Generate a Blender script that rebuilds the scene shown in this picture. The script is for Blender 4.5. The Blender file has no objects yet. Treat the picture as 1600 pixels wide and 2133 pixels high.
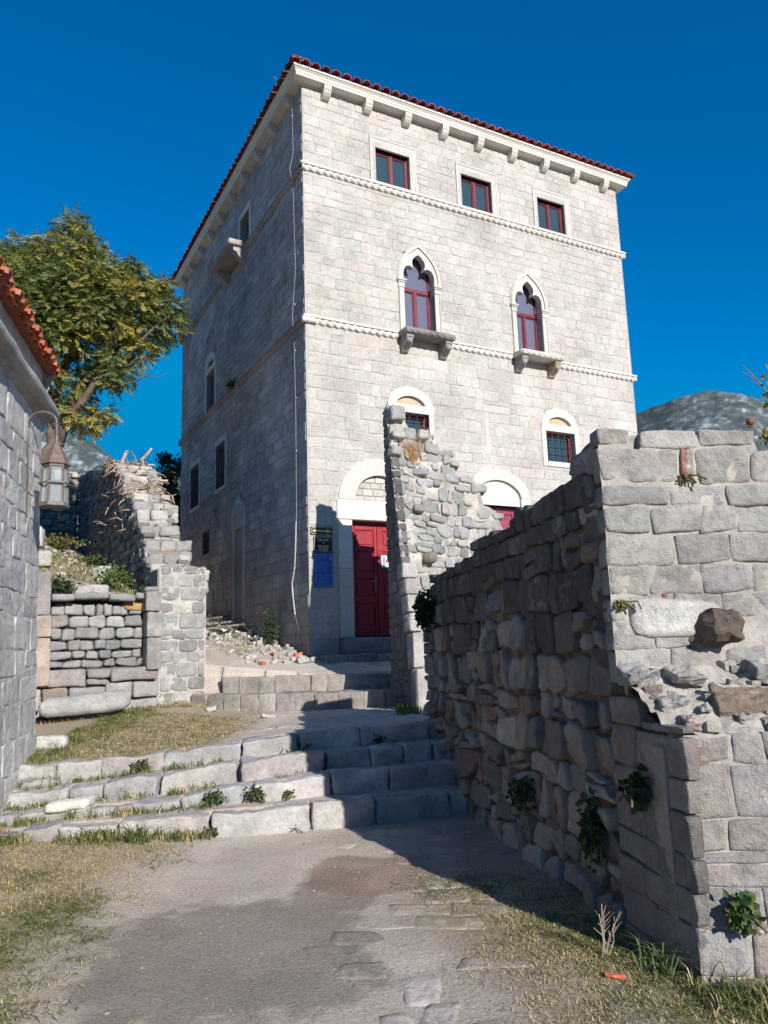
import bpy, math, random
from mathutils import Vector, noise as mn
import numpy as np

# ------------------------------------------------------------------ camera, world, sun
SC = bpy.context.scene
COL = SC.collection
R = math.radians
SUN_AZ, SUN_EL = -31.0, 24.5           # heading of the light (degrees from +Y), height of the sun
cam_d = bpy.data.cameras.new("camera")
cam = bpy.data.objects.new("camera", cam_d); COL.objects.link(cam)
cam_d.sensor_fit = 'VERTICAL'; cam_d.sensor_height = 36.0
cam_d.lens = 1614.4 / 2133.0 * 36.0
cam_d.clip_start = 0.05; cam_d.clip_end = 6000
pit, rol = R(10.0088), R(1.8662)
fw = Vector((0, math.cos(pit), math.sin(pit))); r0 = Vector((1, 0, 0)); u0 = r0.cross(fw)
rr = r0 * math.cos(rol) - u0 * math.sin(rol); uu = u0 * math.cos(rol) + r0 * math.sin(rol)
from mathutils import Matrix
cam.matrix_world = Matrix(((rr.x, uu.x, -fw.x, 0), (rr.y, uu.y, -fw.y, 0), (rr.z, uu.z, -fw.z, 1.6), (0, 0, 0, 1)))
SC.camera = cam
w = bpy.data.worlds.new("World"); SC.world = w; w.use_nodes = True
nt = w.node_tree; nt.nodes.clear()
out = nt.nodes.new('ShaderNodeOutputWorld'); bg = nt.nodes.new('ShaderNodeBackground')
sky = nt.nodes.new('ShaderNodeTexSky'); sky.sky_type = 'NISHITA'; sky.sun_disc = False
sky.sun_elevation = R(SUN_EL); sky.sun_rotation = R(180 + SUN_AZ)
sky.air_density = 1.0; sky.dust_density = 0.05; sky.ozone_density = 3.0
hs = nt.nodes.new('ShaderNodeHueSaturation'); hs.inputs['Saturation'].default_value = 1.6; hs.inputs['Value'].default_value = 1.18
nt.links.new(sky.outputs[0], hs.inputs['Color']); tint = nt.nodes.new('ShaderNodeMix'); tint.data_type = 'RGBA'; tint.blend_type = 'MULTIPLY'; tint.inputs[0].default_value = 1.0; tint.inputs[7].default_value = (1.0, .98, 1.04, 1)
cap = nt.nodes.new('ShaderNodeMix'); cap.data_type = 'RGBA'; cap.blend_type = 'DARKEN'; cap.inputs[0].default_value = 1.0; cap.inputs[7].default_value = (.75, 2.25, 4.9, 1)
nt.links.new(hs.outputs[0], cap.inputs[6]); nt.links.new(cap.outputs[2], tint.inputs[6]); nt.links.new(tint.outputs[2], bg.inputs['Color'])
bg.inputs['Strength'].default_value = 0.088
nt.links.new(bg.outputs[0], out.inputs[0])
sun_d = bpy.data.lights.new("sun", 'SUN'); sun_d.energy = 4.8; sun_d.angle = R(0.5); sun_d.color = (1.0, 0.955, 0.89)
sun = bpy.data.objects.new("sun", sun_d); COL.objects.link(sun)
sdir = Vector((math.sin(R(SUN_AZ)) * math.cos(R(SUN_EL)), math.cos(R(SUN_AZ)) * math.cos(R(SUN_EL)), -math.sin(R(SUN_EL))))
sun.rotation_mode = 'QUATERNION'; sun.rotation_quaternion = sdir.to_track_quat('-Z', 'Y')
SC.view_settings.view_transform = 'Standard'; SC.view_settings.look = 'None'
SC.view_settings.exposure = 0.47; SC.view_settings.gamma = 1.0
SC.cycles.max_bounces = 6; SC.cycles.diffuse_bounces = 2; SC.cycles.transparent_max_bounces = 8

# ------------------------------------------------------------------ helpers
def N(p, s=1.0, o=0.0):
    return mn.noise(Vector((p[0] * s + o, p[1] * s + o * 1.7, p[2] * s - o)))
def lerp(a, b, t): return a + (b - a) * t
def interp(x, xs, ys): return float(np.interp(x, xs, ys))
def mix(c, d, t): return tuple(a + (b - a) * t for a, b in zip(c, d))
def mul(c, k): return tuple(a * k for a in c)
def vary(rng, c, k=.08, h=.02):
    m = 1 + rng.uniform(-k, k)
    return tuple(max(.003, a * m * (1 + rng.uniform(-h, h))) for a in c)

class MB:
    def __init__(s): s.v = []; s.f = []; s.c = []
    def add(s, vs, fs, col):
        o = len(s.v); s.v.extend(vs)
        if col and isinstance(col[0], (tuple, list)): s.c.extend(col)
        else: s.c.extend([col] * len(vs))
        s.f.extend([tuple(i + o for i in f) for f in fs])
    def build(s, name, mat, parent=None, smooth=False, loc=None):
        me = bpy.data.meshes.new(name)
        v = np.array([tuple(p) for p in s.v], dtype=float).reshape(-1, 3)
        org = np.zeros(3)
        if parent is not None: org = np.array(WORLD.get(parent.name, (0, 0, 0)))
        elif loc is not None: org = np.array(loc)
        me.from_pydata((v - org).tolist(), [], s.f)
        at = me.color_attributes.new("Col", 'FLOAT_COLOR', 'POINT')
        c = np.ones((len(v), 4)); c[:, :3] = np.array(s.c, dtype=float).reshape(-1, 3)
        at.data.foreach_set("color", c.ravel())
        if smooth: me.polygons.foreach_set("use_smooth", [True] * len(me.polygons))
        me.materials.append(mat); me.update()
        ob = bpy.data.objects.new(name, me); COL.objects.link(ob)
        if parent is not None: ob.parent = parent; WORLD[ob.name] = tuple(org)
        else:
            ob.location = tuple(org); WORLD[ob.name] = tuple(org)
        return ob
WORLD = {}
def tag(o, label=None, cat=None, group=None, kind=None):
    if label: o['label'] = label
    if cat: o['category'] = cat
    if group: o['group'] = group
    if kind: o['kind'] = kind
    return o
def thing(name, loc, label, cat, group=None):
    o = bpy.data.objects.new(name, None); COL.objects.link(o); o.location = loc; o.empty_display_size = .2
    WORLD[o.name] = tuple(loc); return tag(o, label, cat, group)

# --- basic solids
def quad(mb, a, b, c, d, col): mb.add([a, b, c, d], [(0, 1, 2, 3)], col)
BOXF = [(0, 1, 3, 2), (4, 6, 7, 5), (0, 4, 5, 1), (2, 3, 7, 6), (0, 2, 6, 4), (1, 5, 7, 3)]
def box(mb, F, a0, a1, b0, b1, c0, c1, col):
    mb.add([F(a, b, c) for a in (a0, a1) for b in (b0, b1) for c in (c0, c1)], BOXF, col)
def bevbox(mb, F, a0, a1, b0, b1, c0, c1, col, r=.012):
    """box with its edges rounded off by one chamfer"""
    vs = []; idx = {}
    lo = (a0, b0, c0); hi = (a1, b1, c1)
    r = min(r, (a1 - a0) * .45, (b1 - b0) * .45, abs(c1 - c0) * .45)
    for sx in (0, 1):
        for sy in (0, 1):
            for sz in (0, 1):
                s = (sx, sy, sz); base = [hi[i] if s[i] else lo[i] for i in range(3)]
                for ax in range(3):
                    p = list(base)
                    for k in range(3):
                        if k != ax: p[k] += -r if s[k] else r
                    idx[(s, ax)] = len(vs); vs.append(F(*p))
    fs = []
    for ax in range(3):
        o1, o2 = [k for k in range(3) if k != ax]
        for sv in (0, 1):
            q = []
            for (x, y) in ((0, 0), (1, 0), (1, 1), (0, 1)):
                s = [0, 0, 0]; s[ax] = sv; s[o1] = x; s[o2] = y; q.append(idx[(tuple(s), ax)])
            fs.append(tuple(q))
        for x in (0, 1):
            for y in (0, 1):
                s0 = [0, 0, 0]; s0[o1] = x; s0[o2] = y; s1 = list(s0); s1[ax] = 1
                fs.append((idx[(tuple(s0), o1)], idx[(tuple(s1), o1)], idx[(tuple(s1), o2)], idx[(tuple(s0), o2)]))
    for sx in (0, 1):
        for sy in (0, 1):
            for sz in (0, 1): fs.append(tuple(idx[((sx, sy, sz), ax)] for ax in range(3)))
    mb.add(vs, fs, col)
def tube(mb, pts, rad, col, n=8, cap=True):
    pts = [Vector(p) for p in pts]; vs = []; m = len(pts)
    if not isinstance(rad, (list, tuple)): rad = [rad] * m
    d0 = (pts[1] - pts[0]).normalized(); ref = Vector((0, 0, 1)) if abs(d0.z) < .9 else Vector((1, 0, 0))
    x = d0.cross(ref).normalized()
    for i, p in enumerate(pts):
        d = (pts[min(i + 1, m - 1)] - pts[max(i - 1, 0)]).normalized()
        x = (x - d * x.dot(d)).normalized(); y = d.cross(x)
        for k in range(n):
            a = 2 * math.pi * k / n; vs.append(p + (x * math.cos(a) + y * math.sin(a)) * rad[i])
    fs = [(i * n + k, i * n + (k + 1) % n, (i + 1) * n + (k + 1) % n, (i + 1) * n + k) for i in range(m - 1) for k in range(n)]
    if cap: fs += [tuple(range(n - 1, -1, -1)), tuple((m - 1) * n + k for k in range(n))]
    mb.add(vs, fs, col)
def axpts(n, e):
    return [-1.0] + [(-1 + e) + (2 - 2 * e) * i / max(1, n - 1) for i in range(n)] + [1.0]
def rock(mb, F, size, col, rnd=.03, rough=.01, n=(4, 4, 3), seed=0, freq=4.0, patch=None, taper=0.0):
    """rounded, dented block; F(a,b,c) maps centred metres to the world"""
    hx, hy, hz = [s / 2 for s in size]; rnd = min(rnd, hx * .95, hy * .95, hz * .95)
    A = axpts(n[0], min(.5, rnd / hx)); B = axpts(n[1], min(.5, rnd / hy)); C = axpts(n[2], min(.5, rnd / hz))
    idx = {}; vs = []; cs = []
    la, lb, lc = len(A), len(B), len(C)
    for i, a in enumerate(A):
        for j, b in enumerate(B):
            for k, c in enumerate(C):
                if 0 < i < la - 1 and 0 < j < lb - 1 and 0 < k < lc - 1: continue
                p = Vector((a * hx, b * hy, c * hz))
                q = Vector((max(-hx + rnd, min(hx - rnd, p.x)), max(-hy + rnd, min(hy - rnd, p.y)), max(-hz + rnd, min(hz - rnd, p.z))))
                dv = p - q
                if dv.length > 1e-6: dv.normalize(); p = q + dv * rnd
                o = seed * 3.7
                if taper: p.x *= 1 - taper * c; p.y *= 1 - taper * c
                w1 = Vector((N(p, freq * .45, o), N(p, freq * .45, o + 9), N(p, freq * .45, o + 17))) * rough * 2.0
                nv = dv if dv.length > 1e-6 else Vector((0, 0, 0))
                if dv.length < 1e-6:
                    nv = Vector((a if abs(a) == 1 else 0, b if abs(b) == 1 else 0, c if abs(c) == 1 else 0))
                p = p + w1 + nv * (rough * N(p, freq * 2.3, o + 31) + rough * .5 * N(p, freq * 6, o + 5))
                idx[(i, j, k)] = len(vs); vs.append(F(p.x, p.y, p.z))
                m = 1 + .16 * N(p, freq * 1.2, o + 3)
                cc = mul(col, m)
                if patch:
                    t = N(p, patch[1], o + 50) + .35 * N(p, patch[1] * 4, o + 60)
                    if t > patch[2]: cc = mix(cc, patch[0], min(1, (t - patch[2]) * 5))
                cs.append(cc)
    fs = []
    def g(i, j, k): return idx[(i, j, k)]
    for i in range(la - 1):
        for j in range(lb - 1):
            fs.append((g(i, j, 0), g(i, j + 1, 0), g(i + 1, j + 1, 0), g(i + 1, j, 0)))
            fs.append((g(i, j, lc - 1), g(i + 1, j, lc - 1), g(i + 1, j + 1, lc - 1), g(i, j + 1, lc - 1)))
        for k in range(lc - 1):
            fs.append((g(i, 0, k), g(i + 1, 0, k), g(i + 1, 0, k + 1), g(i, 0, k + 1)))
            fs.append((g(i, lb - 1, k), g(i, lb - 1, k + 1), g(i + 1, lb - 1, k + 1), g(i + 1, lb - 1, k)))
    for j in range(lb - 1):
        for k in range(lc - 1):
            fs.append((g(0, j, k), g(0, j, k + 1), g(0, j + 1, k + 1), g(0, j + 1, k)))
            fs.append((g(la - 1, j, k), g(la - 1, j + 1, k), g(la - 1, j + 1, k + 1), g(la - 1, j, k + 1)))
    mb.add(vs, fs, cs)
def frame(o, x, y=None, z=(0, 0, 1)):
    o = Vector(o); x = Vector(x).normalized(); z = Vector(z).normalized()
    y = z.cross(x).normalized() if y is None else Vector(y).normalized()
    return lambda a, b, c: o + x * a + y * b + z * c

# --- masonry
def stone(mb, P, u0, u1, v0, v1, col, rng, n=(3, 3), r=.02, bulge=.012, rough=.006, back=.10, jit=.008, corner=.10, freq=9., d0=0., dirt=.08, tilt=.0):
    w_, h_ = u1 - u0, v1 - v0
    if w_ < .02 or h_ < .02: return
    uc, vc = (u0 + u1) / 2, (v0 + v1) / 2; hw, hh = w_ / 2, h_ / 2
    r = min(r, hw * .7, hh * .7)
    S = axpts(n[0], r / hw * .9); T = axpts(n[1], r / hh * .9)
    cj = [(rng.uniform(-jit, jit), rng.uniform(-jit, jit)) for _ in range(4)]
    ck = [corner * rng.uniform(.2, 2.0) for _ in range(4)]
    o = rng.uniform(0, 400); tu, tv = rng.uniform(-tilt, tilt), rng.uniform(-tilt, tilt)
    vs, cs = [], []
    ls, lt = len(S), len(T)
    def uvp(s, t):
        c_ = ck[(1 if s > 0 else 0) + (2 if t > 0 else 0)]; s2 = s * (1 - c_ * t ** 4 * s * s); t2 = t * (1 - c_ * s ** 4 * t * t)
        bu = ((1 - s) * (1 - t) * cj[0][0] + (1 + s) * (1 - t) * cj[1][0] + (1 - s) * (1 + t) * cj[2][0] + (1 + s) * (1 + t) * cj[3][0]) / 4
        bv = ((1 - s) * (1 - t) * cj[0][1] + (1 + s) * (1 - t) * cj[1][1] + (1 - s) * (1 + t) * cj[2][1] + (1 + s) * (1 + t) * cj[3][1]) / 4
        u = uc + hw * s2 + bu; v = vc + hh * t2 + bv
        k = jit * .9 * max(abs(s), abs(t))
        u += k * mn.noise(Vector((u * freq * .8, v * freq * .8, o))); v += k * mn.noise(Vector((u * freq * .8, v * freq * .8, o + 40)))
        return u, v
    for s in S:
        for t in T:
            u, v = uvp(s, t)
            e = min((1 - abs(s)) * hw, (1 - abs(t)) * hh) / r
            e = max(0., min(1., e)); f = math.sqrt(1 - (1 - e) ** 2)
            nz = mn.noise(Vector((u * freq, v * freq, o))) + .55 * mn.noise(Vector((u * freq * 2.7, v * freq * 2.7, o + 9))) + .35 * mn.noise(Vector((u * freq * 6.5, v * freq * 6.5, o + 19)))
            d = d0 - bulge + 2 * bulge * f + rough * nz * (.3 + .7 * f) + tu * s * hw + tv * t * hh
            vs.append(P(u, v, d))
            m = (1 - dirt * (1 - f)) * (1 + .13 * mn.noise(Vector((u * 6, v * 6, o + 77))))
            cs.append(mul(col, m))
    fs = [(i * lt + j, (i + 1) * lt + j, (i + 1) * lt + j + 1, i * lt + j + 1) for i in range(ls - 1) for j in range(lt - 1)]
    ring = [i * lt for i in range(ls)] + [(ls - 1) * lt + j for j in range(1, lt)] + [i * lt + lt - 1 for i in range(ls - 2, -1, -1)] + [j for j in range(lt - 2, 0, -1)]
    k0 = len(vs)
    bst = [(s, -1) for s in S] + [(1, t) for t in T[1:]] + [(s, 1) for s in S[-2::-1]] + [(-1, t) for t in T[-2:0:-1]]
    for (s, t) in bst:
        u, v = uvp(s, t); vs.append(P(u, v, d0 - back)); cs.append(mul(col, .7))
    m = len(ring)
    fs += [(ring[i], k0 + i, k0 + (i + 1) % m, ring[(i + 1) % m]) for i in range(m)]
    mb.add(vs, fs, cs)
def subtract(rects, hole):
    a0, a1, b0, b1 = hole; o = []
    for (u0, u1, v0, v1) in rects:
        if u1 <= a0 or u0 >= a1 or v1 <= b0 or v0 >= b1: o.append((u0, u1, v0, v1)); continue
        c0, c1 = max(u0, a0), min(u1, a1)
        if u0 < a0: o.append((u0, a0, v0, v1))
        if u1 > a1: o.append((a1, u1, v0, v1))
        if v0 < b0: o.append((c0, c1, v0, b0))
        if v1 > b1: o.append((c0, c1, b1, v1))
    return o
def layout(U0, U1, V0, V1, hr, wr, rng, holes=(), prof=None, split=0., bottom=None, minw=.05):
    out = []; v = V0; prev = []
    while v < V1 - .03:
        h = rng.uniform(*hr)
        if V1 - (v + h) < hr[0] * .6: h = V1 - v
        us = [U0]
        while us[-1] < U1 - wr[0] * .5:
            for _ in range(6):
                x = us[-1] + rng.uniform(*wr)
                if all(abs(x - q) > .05 for q in prev): break
            us.append(x)
        us[-1] = U1
        if len(us) > 2 and us[-1] - us[-2] < wr[0] * .5: us.pop(-2)
        prev = us[1:-1]
        for a, b in zip(us, us[1:]):
            if rng.random() < split:
                if h > b - a or rng.random() < .5:
                    q = v + h * rng.uniform(.38, .62); out += [(a, b, v, q), (a, b, q, v + h)]
                else:
                    q = a + (b - a) * rng.uniform(.35, .65); out += [(a, q, v, v + h), (q, b, v, v + h)]
            else: out.append((a, b, v, v + h))
        v += h
    for hgap in holes: out = subtract(out, hgap)
    res = []
    for (a, b, c, d) in out:
        if prof:
            top = prof((a + b) / 2)
            if c > top - .05: continue
            if d > top: d = top + rng.uniform(-.02, .03)
        if bottom:
            bo = bottom((a + b) / 2)
            if d < bo: continue
            c = max(c, bo)
        if b - a > minw and d - c > .04: res.append((a, b, c, d))
    return res
def masonry(mb, P, rects, pal, rng, gap=.006, vk=.10, **kw):
    for (a, b, c, d) in rects:
        col = vary(rng, rng.choices(pal[0], pal[1])[0], vk, .02)
        g = gap * rng.uniform(.6, 1.4)
        stone(mb, P, a + g, b - g, c + g, d - g, col, rng, d0=kw.get('base', 0) + rng.uniform(-1, 1) * kw.get('step', 0.), **{k: v for k, v in kw.items() if k not in ('base', 'step')})
def sheet(mb, P, u0, u1, v0, v1, nu, nv, d, amp, col, freq=5., keep=None, seed=0, prof=None, col2=None):
    vs, cs = [], []
    for i in range(nu + 1):
        u = lerp(u0, u1, i / nu); top = prof(u) if prof else v1
        for j in range(nv + 1):
            v = lerp(v0, min(v1, top), j / nv)
            q = Vector((u * freq, v * freq, seed))
            nz = mn.noise(q) + .5 * mn.noise(q * 2.3)
            vs.append(P(u, v, d + amp * nz))
            c = mul(col, 1 + .14 * mn.noise(q * 1.3 + Vector((7, 3, 1))))
            if col2:
                t = mn.noise(q * .35 + Vector((3, 8, 2))); c = mix(c, col2, max(0, min(1, .5 + t * 1.6)))
            cs.append(c)
    fs = []
    for i in range(nu):
        for j in range(nv):
            if keep and not keep(lerp(u0, u1, (i + .5) / nu), lerp(v0, v1, (j + .5) / nv)): continue
            fs.append((i * (nv + 1) + j, (i + 1) * (nv + 1) + j, (i + 1) * (nv + 1) + j + 1, i * (nv + 1) + j + 1))
    mb.add(vs, fs, cs)
def prism(mb, poly, Q, w0, w1, col):
    """closed prism: poly in (u,v), Q(u,v,w) to the world"""
    n = len(poly)
    vs = [Q(u, v, w0) for u, v in poly] + [Q(u, v, w1) for u, v in poly]
    mb.add(vs, [tuple(range(n)), tuple(range(2 * n - 1, n - 1, -1))] + [(i, (i + 1) % n, n + (i + 1) % n, n + i) for i in range(n)], col)
def ringstrip(mb, F, outer, inner, d0, d1, col):
    """band between two open lines of equal length, from depth d0 (back) to d1 (front)"""
    n = len(outer); vs = []
    for (p, q) in zip(outer, inner):
        vs += [F(p[0], p[1], d1), F(q[0], q[1], d1), F(q[0], q[1], d0), F(p[0], p[1], d0)]
    fs = []
    for i in range(n - 1):
        a, b = i * 4, i * 4 + 4
        for k in range(4): fs.append((a + k, b + k, b + (k + 1) % 4, a + (k + 1) % 4))
    fs += [(0, 1, 2, 3), (4 * n - 4, 4 * n - 1, 4 * n - 2, 4 * n - 3)]
    mb.add(vs, fs, col)
def leaf(mb, p, d, nrm, L, W, col, fold=.0):
    d = d.normalized(); s = d.cross(nrm)
    if s.length < 1e-4: s = d.cross(Vector((.3, .5, .8)))
    s.normalize(); n2 = s.cross(d)
    m = p + d * L * .45
    mb.add([p, m + s * W * .5 + n2 * fold, p + d * L, m - s * W * .5 + n2 * fold], [(0, 1, 2, 3)], col)

# ------------------------------------------------------------------ materials
def mat(name): 
    m = bpy.data.materials.new(name); m.use_nodes = True; n = m.node_tree; n.nodes.clear()
    o = n.nodes.new('ShaderNodeOutputMaterial'); p = n.nodes.new('ShaderNodeBsdfPrincipled')
    n.links.new(p.outputs[0], o.inputs[0]); return m, n, p
def nnoise(n, co, scale, detail=6, rough=.6):
    t = n.nodes.new('ShaderNodeTexNoise'); t.inputs['Scale'].default_value = scale; t.inputs['Detail'].default_value = detail; t.inputs['Roughness'].default_value = rough
    n.links.new(co, t.inputs['Vector']); return t
def nramp(n, src, pts):
    r = n.nodes.new('ShaderNodeValToRGB'); e = r.color_ramp.elements
    e[0].position, e[0].color = pts[0][0], (*pts[0][1], 1); e[1].position, e[1].color = pts[-1][0], (*pts[-1][1], 1)
    for q, c in pts[1:-1]:
        x = e.new(q); x.color = (*c, 1)
    n.links.new(src, r.inputs[0]); return r
def nmix(n, a, b, fac, mode='MULTIPLY'):
    x = n.nodes.new('ShaderNodeMix'); x.data_type = 'RGBA'; x.blend_type = mode
    for s, v in ((x.inputs[6], a), (x.inputs[7], b), (x.inputs[0], fac)):
        if hasattr(v, 'is_linked') or hasattr(v, 'links'): n.links.new(v, s)
        else: s.default_value = v
    return x.outputs[2]
def stone_mat(name, blot=1.6, fine=22., bump=.35, bd=.02, contrast=.35, lichen=None, spec=.25, pits=True, grain=0):
    m, n, p = mat(name)
    at = n.nodes.new('ShaderNodeAttribute'); at.attribute_name = 'Col'
    tc = n.nodes.new('ShaderNodeTexCoord'); co = tc.outputs['Object']
    a = nnoise(n, co, blot, 8, .65); b = nnoise(n, co, fine, 8, .7); c2 = nnoise(n, co, fine * 6, 3, .6)
    g0, g1 = 1 - contrast, 1 + contrast * .6
    ra = nramp(n, a.outputs[0], [(.3, (g0, g0 * .99, g0 * .97)), (.7, (g1, g1, g1 * 1.0))])
    rb = nramp(n, b.outputs[0], [(.28, (.62, .61, .6)), (.5, (1, 1, 1)), (.78, (1.22, 1.21, 1.19))])
    if grain:
        gv = n.nodes.new('ShaderNodeTexVoronoi'); gv.inputs['Scale'].default_value = grain; n.links.new(co, gv.inputs['Vector'])
        gm = nmix(n, (.80, .79, .78, 1), (1.22, 1.2, 1.17, 1), gv.outputs['Color'], 'MIX'); rc_g = gm
    rc = nramp(n, c2.outputs[0], [(.3, (.82, .82, .82)), (.7, (1.14, 1.14, 1.14))])
    col = nmix(n, at.outputs['Color'], ra.outputs[0], 1.0); col = nmix(n, col, rb.outputs[0], .75); col = nmix(n, col, rc.outputs[0], .8)
    if grain: col = nmix(n, col, rc_g, .9)
    if lichen:
        l = nnoise(n, co, 3.1, 10, .75); lr = nramp(n, l.outputs[0], [(.55, (0, 0, 0)), (.66, (1, 1, 1))])
        col = nmix(n, col, (*lichen, 1), lr.outputs[0], 'MIX') if False else nmix(n, col, nmix(n, col, (*lichen, 1), .65, 'MIX'), lr.outputs[0], 'MIX')
    n.links.new(col, p.inputs['Base Color']); p.inputs['Roughness'].default_value = .92; p.inputs['Specular IOR Level'].default_value = spec
    bm = n.nodes.new('ShaderNodeBump'); bm.inputs['Strength'].default_value = bump; bm.inputs['Distance'].default_value = bd
    h = n.nodes.new('ShaderNodeMath'); h.operation = 'MULTIPLY_ADD'; h.inputs[1].default_value = .9
    n.links.new(b.outputs[0], h.inputs[0]); n.links.new(a.outputs[0], h.inputs[2])
    h2 = n.nodes.new('ShaderNodeMath'); h2.operation = 'MULTIPLY_ADD'; h2.inputs[1].default_value = .3
    n.links.new(c2.outputs[0], h2.inputs[0]); n.links.new(h.outputs[0], h2.inputs[2])
    src = h2.outputs[0]
    if pits:
        vo = n.nodes.new('ShaderNodeTexVoronoi'); vo.inputs['Scale'].default_value = fine * 1.3; n.links.new(co, vo.inputs['Vector'])
        pr = nramp(n, vo.outputs['Distance'], [(.0, (0, 0, 0)), (.25, (1, 1, 1))])
        h3 = n.nodes.new('ShaderNodeMath'); h3.operation = 'MULTIPLY_ADD'; h3.inputs[1].default_value = .12
        n.links.new(pr.outputs[0], h3.inputs[0]); n.links.new(src, h3.inputs[2]); src = h3.outputs[0]
    n.links.new(src, bm.inputs['Height']); n.links.new(bm.outputs[0], p.inputs['Normal'])
    return m
def attr_mat(name, rough=.7, spec=.3, var=.25, scale=9., bump=0., sheen=0., trans=0.):
    m, n, p = mat(name)
    at = n.nodes.new('ShaderNodeAttribute'); at.attribute_name = 'Col'
    tc = n.nodes.new('ShaderNodeTexCoord'); a = nnoise(n, tc.outputs['Object'], scale, 6, .65)
    r = nramp(n, a.outputs[0], [(.3, (1 - var,) * 3), (.7, (1 + var * .7,) * 3)])
    col = nmix(n, at.outputs['Color'], r.outputs[0], 1.0)
    n.links.new(col, p.inputs['Base Color']); p.inputs['Roughness'].default_value = rough; p.inputs['Specular IOR Level'].default_value = spec
    if bump:
        bm = n.nodes.new('ShaderNodeBump'); bm.inputs['Strength'].default_value = bump; bm.inputs['Distance'].default_value = .01
        n.links.new(a.outputs[0], bm.inputs['Height']); n.links.new(bm.outputs[0], p.inputs['Normal'])
    if trans:
        tr = n.nodes.new('ShaderNodeBsdfTranslucent'); n.links.new(col, tr.inputs['Color'])
        ms = n.nodes.new('ShaderNodeMixShader'); ms.inputs[0].default_value = trans
        n.links.new(p.outputs[0], ms.inputs[1]); n.links.new(tr.outputs[0], ms.inputs[2])
        o = [x for x in n.nodes if x.type == 'OUTPUT_MATERIAL'][0]; n.links.new(ms.outputs[0], o.inputs[0])
    return m
M_ASH = stone_mat('ashlar', 0.9, 16, .30, .015, .22)
M_SIDE = stone_mat('weathered_ashlar', 0.8, 16, .35, .015, .35)
M_TRIM = stone_mat('dressed_stone', 1.2, 26, .12, .008, .10, pits=False)
M_RUIN = stone_mat('rubble_stone', 2.2, 22, .8, .035, .32, lichen=(.30, .30, .27))
M_NEAR = stone_mat('old_wall_stone', 2.6, 20, .9, .035, .34, lichen=(.36, .35, .33))
M_STEP = stone_mat('worn_step_stone', 2.4, 22, .8, .025, .38, lichen=(.40, .39, .37))
M_EARTH = stone_mat('earth', 1.1, 42, 1.0, .03, .16, spec=.1, grain=85)
M_MORT = stone_mat('mortar', 2.5, 24, .8, .02, .22)
M_HOUSE = stone_mat('limewashed_stone', 1.5, 14, .7, .03, .30, lichen=(.33, .34, .36))
M_TILE = attr_mat('terracotta', .85, .2, .35, 14, .4)
M_WOOD = attr_mat('painted_wood', .5, .35, .32, 7, .15)
M_OLDWOOD = attr_mat('weathered_wood', .85, .2, .35, 12, .3)
M_METAL = attr_mat('rusty_metal', .6, .4, .4, 18, .2)
M_BARK = attr_mat('bark', .9, .15, .4, 9, .6)
M_LEAF = attr_mat('leaf', .5, .4, .22, 3, 0, 0, .40)
M_GRASS = attr_mat('grass_blade', .7, .2, .2, 4, 0, 0, .2)
M_PAINT = attr_mat('sign_paint', .5, .4, .06, 12)
M_ROCK, _n, _p = mat('far_rock')
_at = _n.nodes.new('ShaderNodeAttribute'); _at.attribute_name = 'Col'; _tc = _n.nodes.new('ShaderNodeTexCoord')
_a = nnoise(_n, _tc.outputs['Object'], .04, 14, .78); _b = nnoise(_n, _tc.outputs['Object'], .15, 8, .7)
_r = nramp(_n, _a.outputs[0], [(.42, (.60, .66, .66)), (.53, (.85, .92, .95)), (.60, (1.7, 1.68, 1.66))]); _r2 = nramp(_n, _b.outputs[0], [(.3, (.6, .6, .62)), (.7, (1.35, 1.35, 1.33))])
_n.links.new(nmix(_n, nmix(_n, _at.outputs['Color'], _r.outputs[0], 1.0), _r2.outputs[0], 1.0), _p.inputs['Base Color']); _p.inputs['Roughness'].default_value = 1.0; _p.inputs['Specular IOR Level'].default_value = 0.0
def glass_mat(name, col, rough=.04):
    m, n, p = mat(name); p.inputs['Base Color'].default_value = (*col, 1); p.inputs['Roughness'].default_value = rough
    p.inputs['Specular IOR Level'].default_value = .9
    tc = n.nodes.new('ShaderNodeTexCoord'); a = nnoise(n, tc.outputs['Object'], 1.3, 2, .5)
    bm = n.nodes.new('ShaderNodeBump'); bm.inputs['Strength'].default_value = .05; bm.inputs['Distance'].default_value = .05
    n.links.new(a.outputs[0], bm.inputs['Height']); n.links.new(bm.outputs[0], p.inputs['Normal']); return m
M_GLASS = glass_mat('window_glass', (.035, .06, .075))
M_GLASS2 = glass_mat('curtained_glass', (.13, .13, .19), .08)
M_LAMPGLASS, _n, _p = mat('lantern_glass')
_p.inputs['Base Color'].default_value = (.75, .82, .85, 1); _p.inputs['Roughness'].default_value = .25; _p.inputs['Transmission Weight'].default_value = .75; _p.inputs['IOR'].default_value = 1.1

# ------------------------------------------------------------------ palace frame
PC = Vector((-1.442, 14.5, 0)); YAW = R(61.6224)
A_ = Vector((math.sin(YAW), math.cos(YAW), 0)); B_ = Vector((-math.cos(YAW), math.sin(YAW), 0)); Z_ = Vector((0, 0, 1))
PW, PD = 8.9, 10.14
def FP(t, z, d=0.): return PC + A_ * t + Z_ * z - B_ * d            # front face, d outwards
def SP(s, z, d=0.): return PC + B_ * s + Z_ * z - A_ * d            # side face, d outwards
def pal(x, y):
    q = Vector((x, y, 0)) - PC; return q.dot(A_), q.dot(B_)

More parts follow.
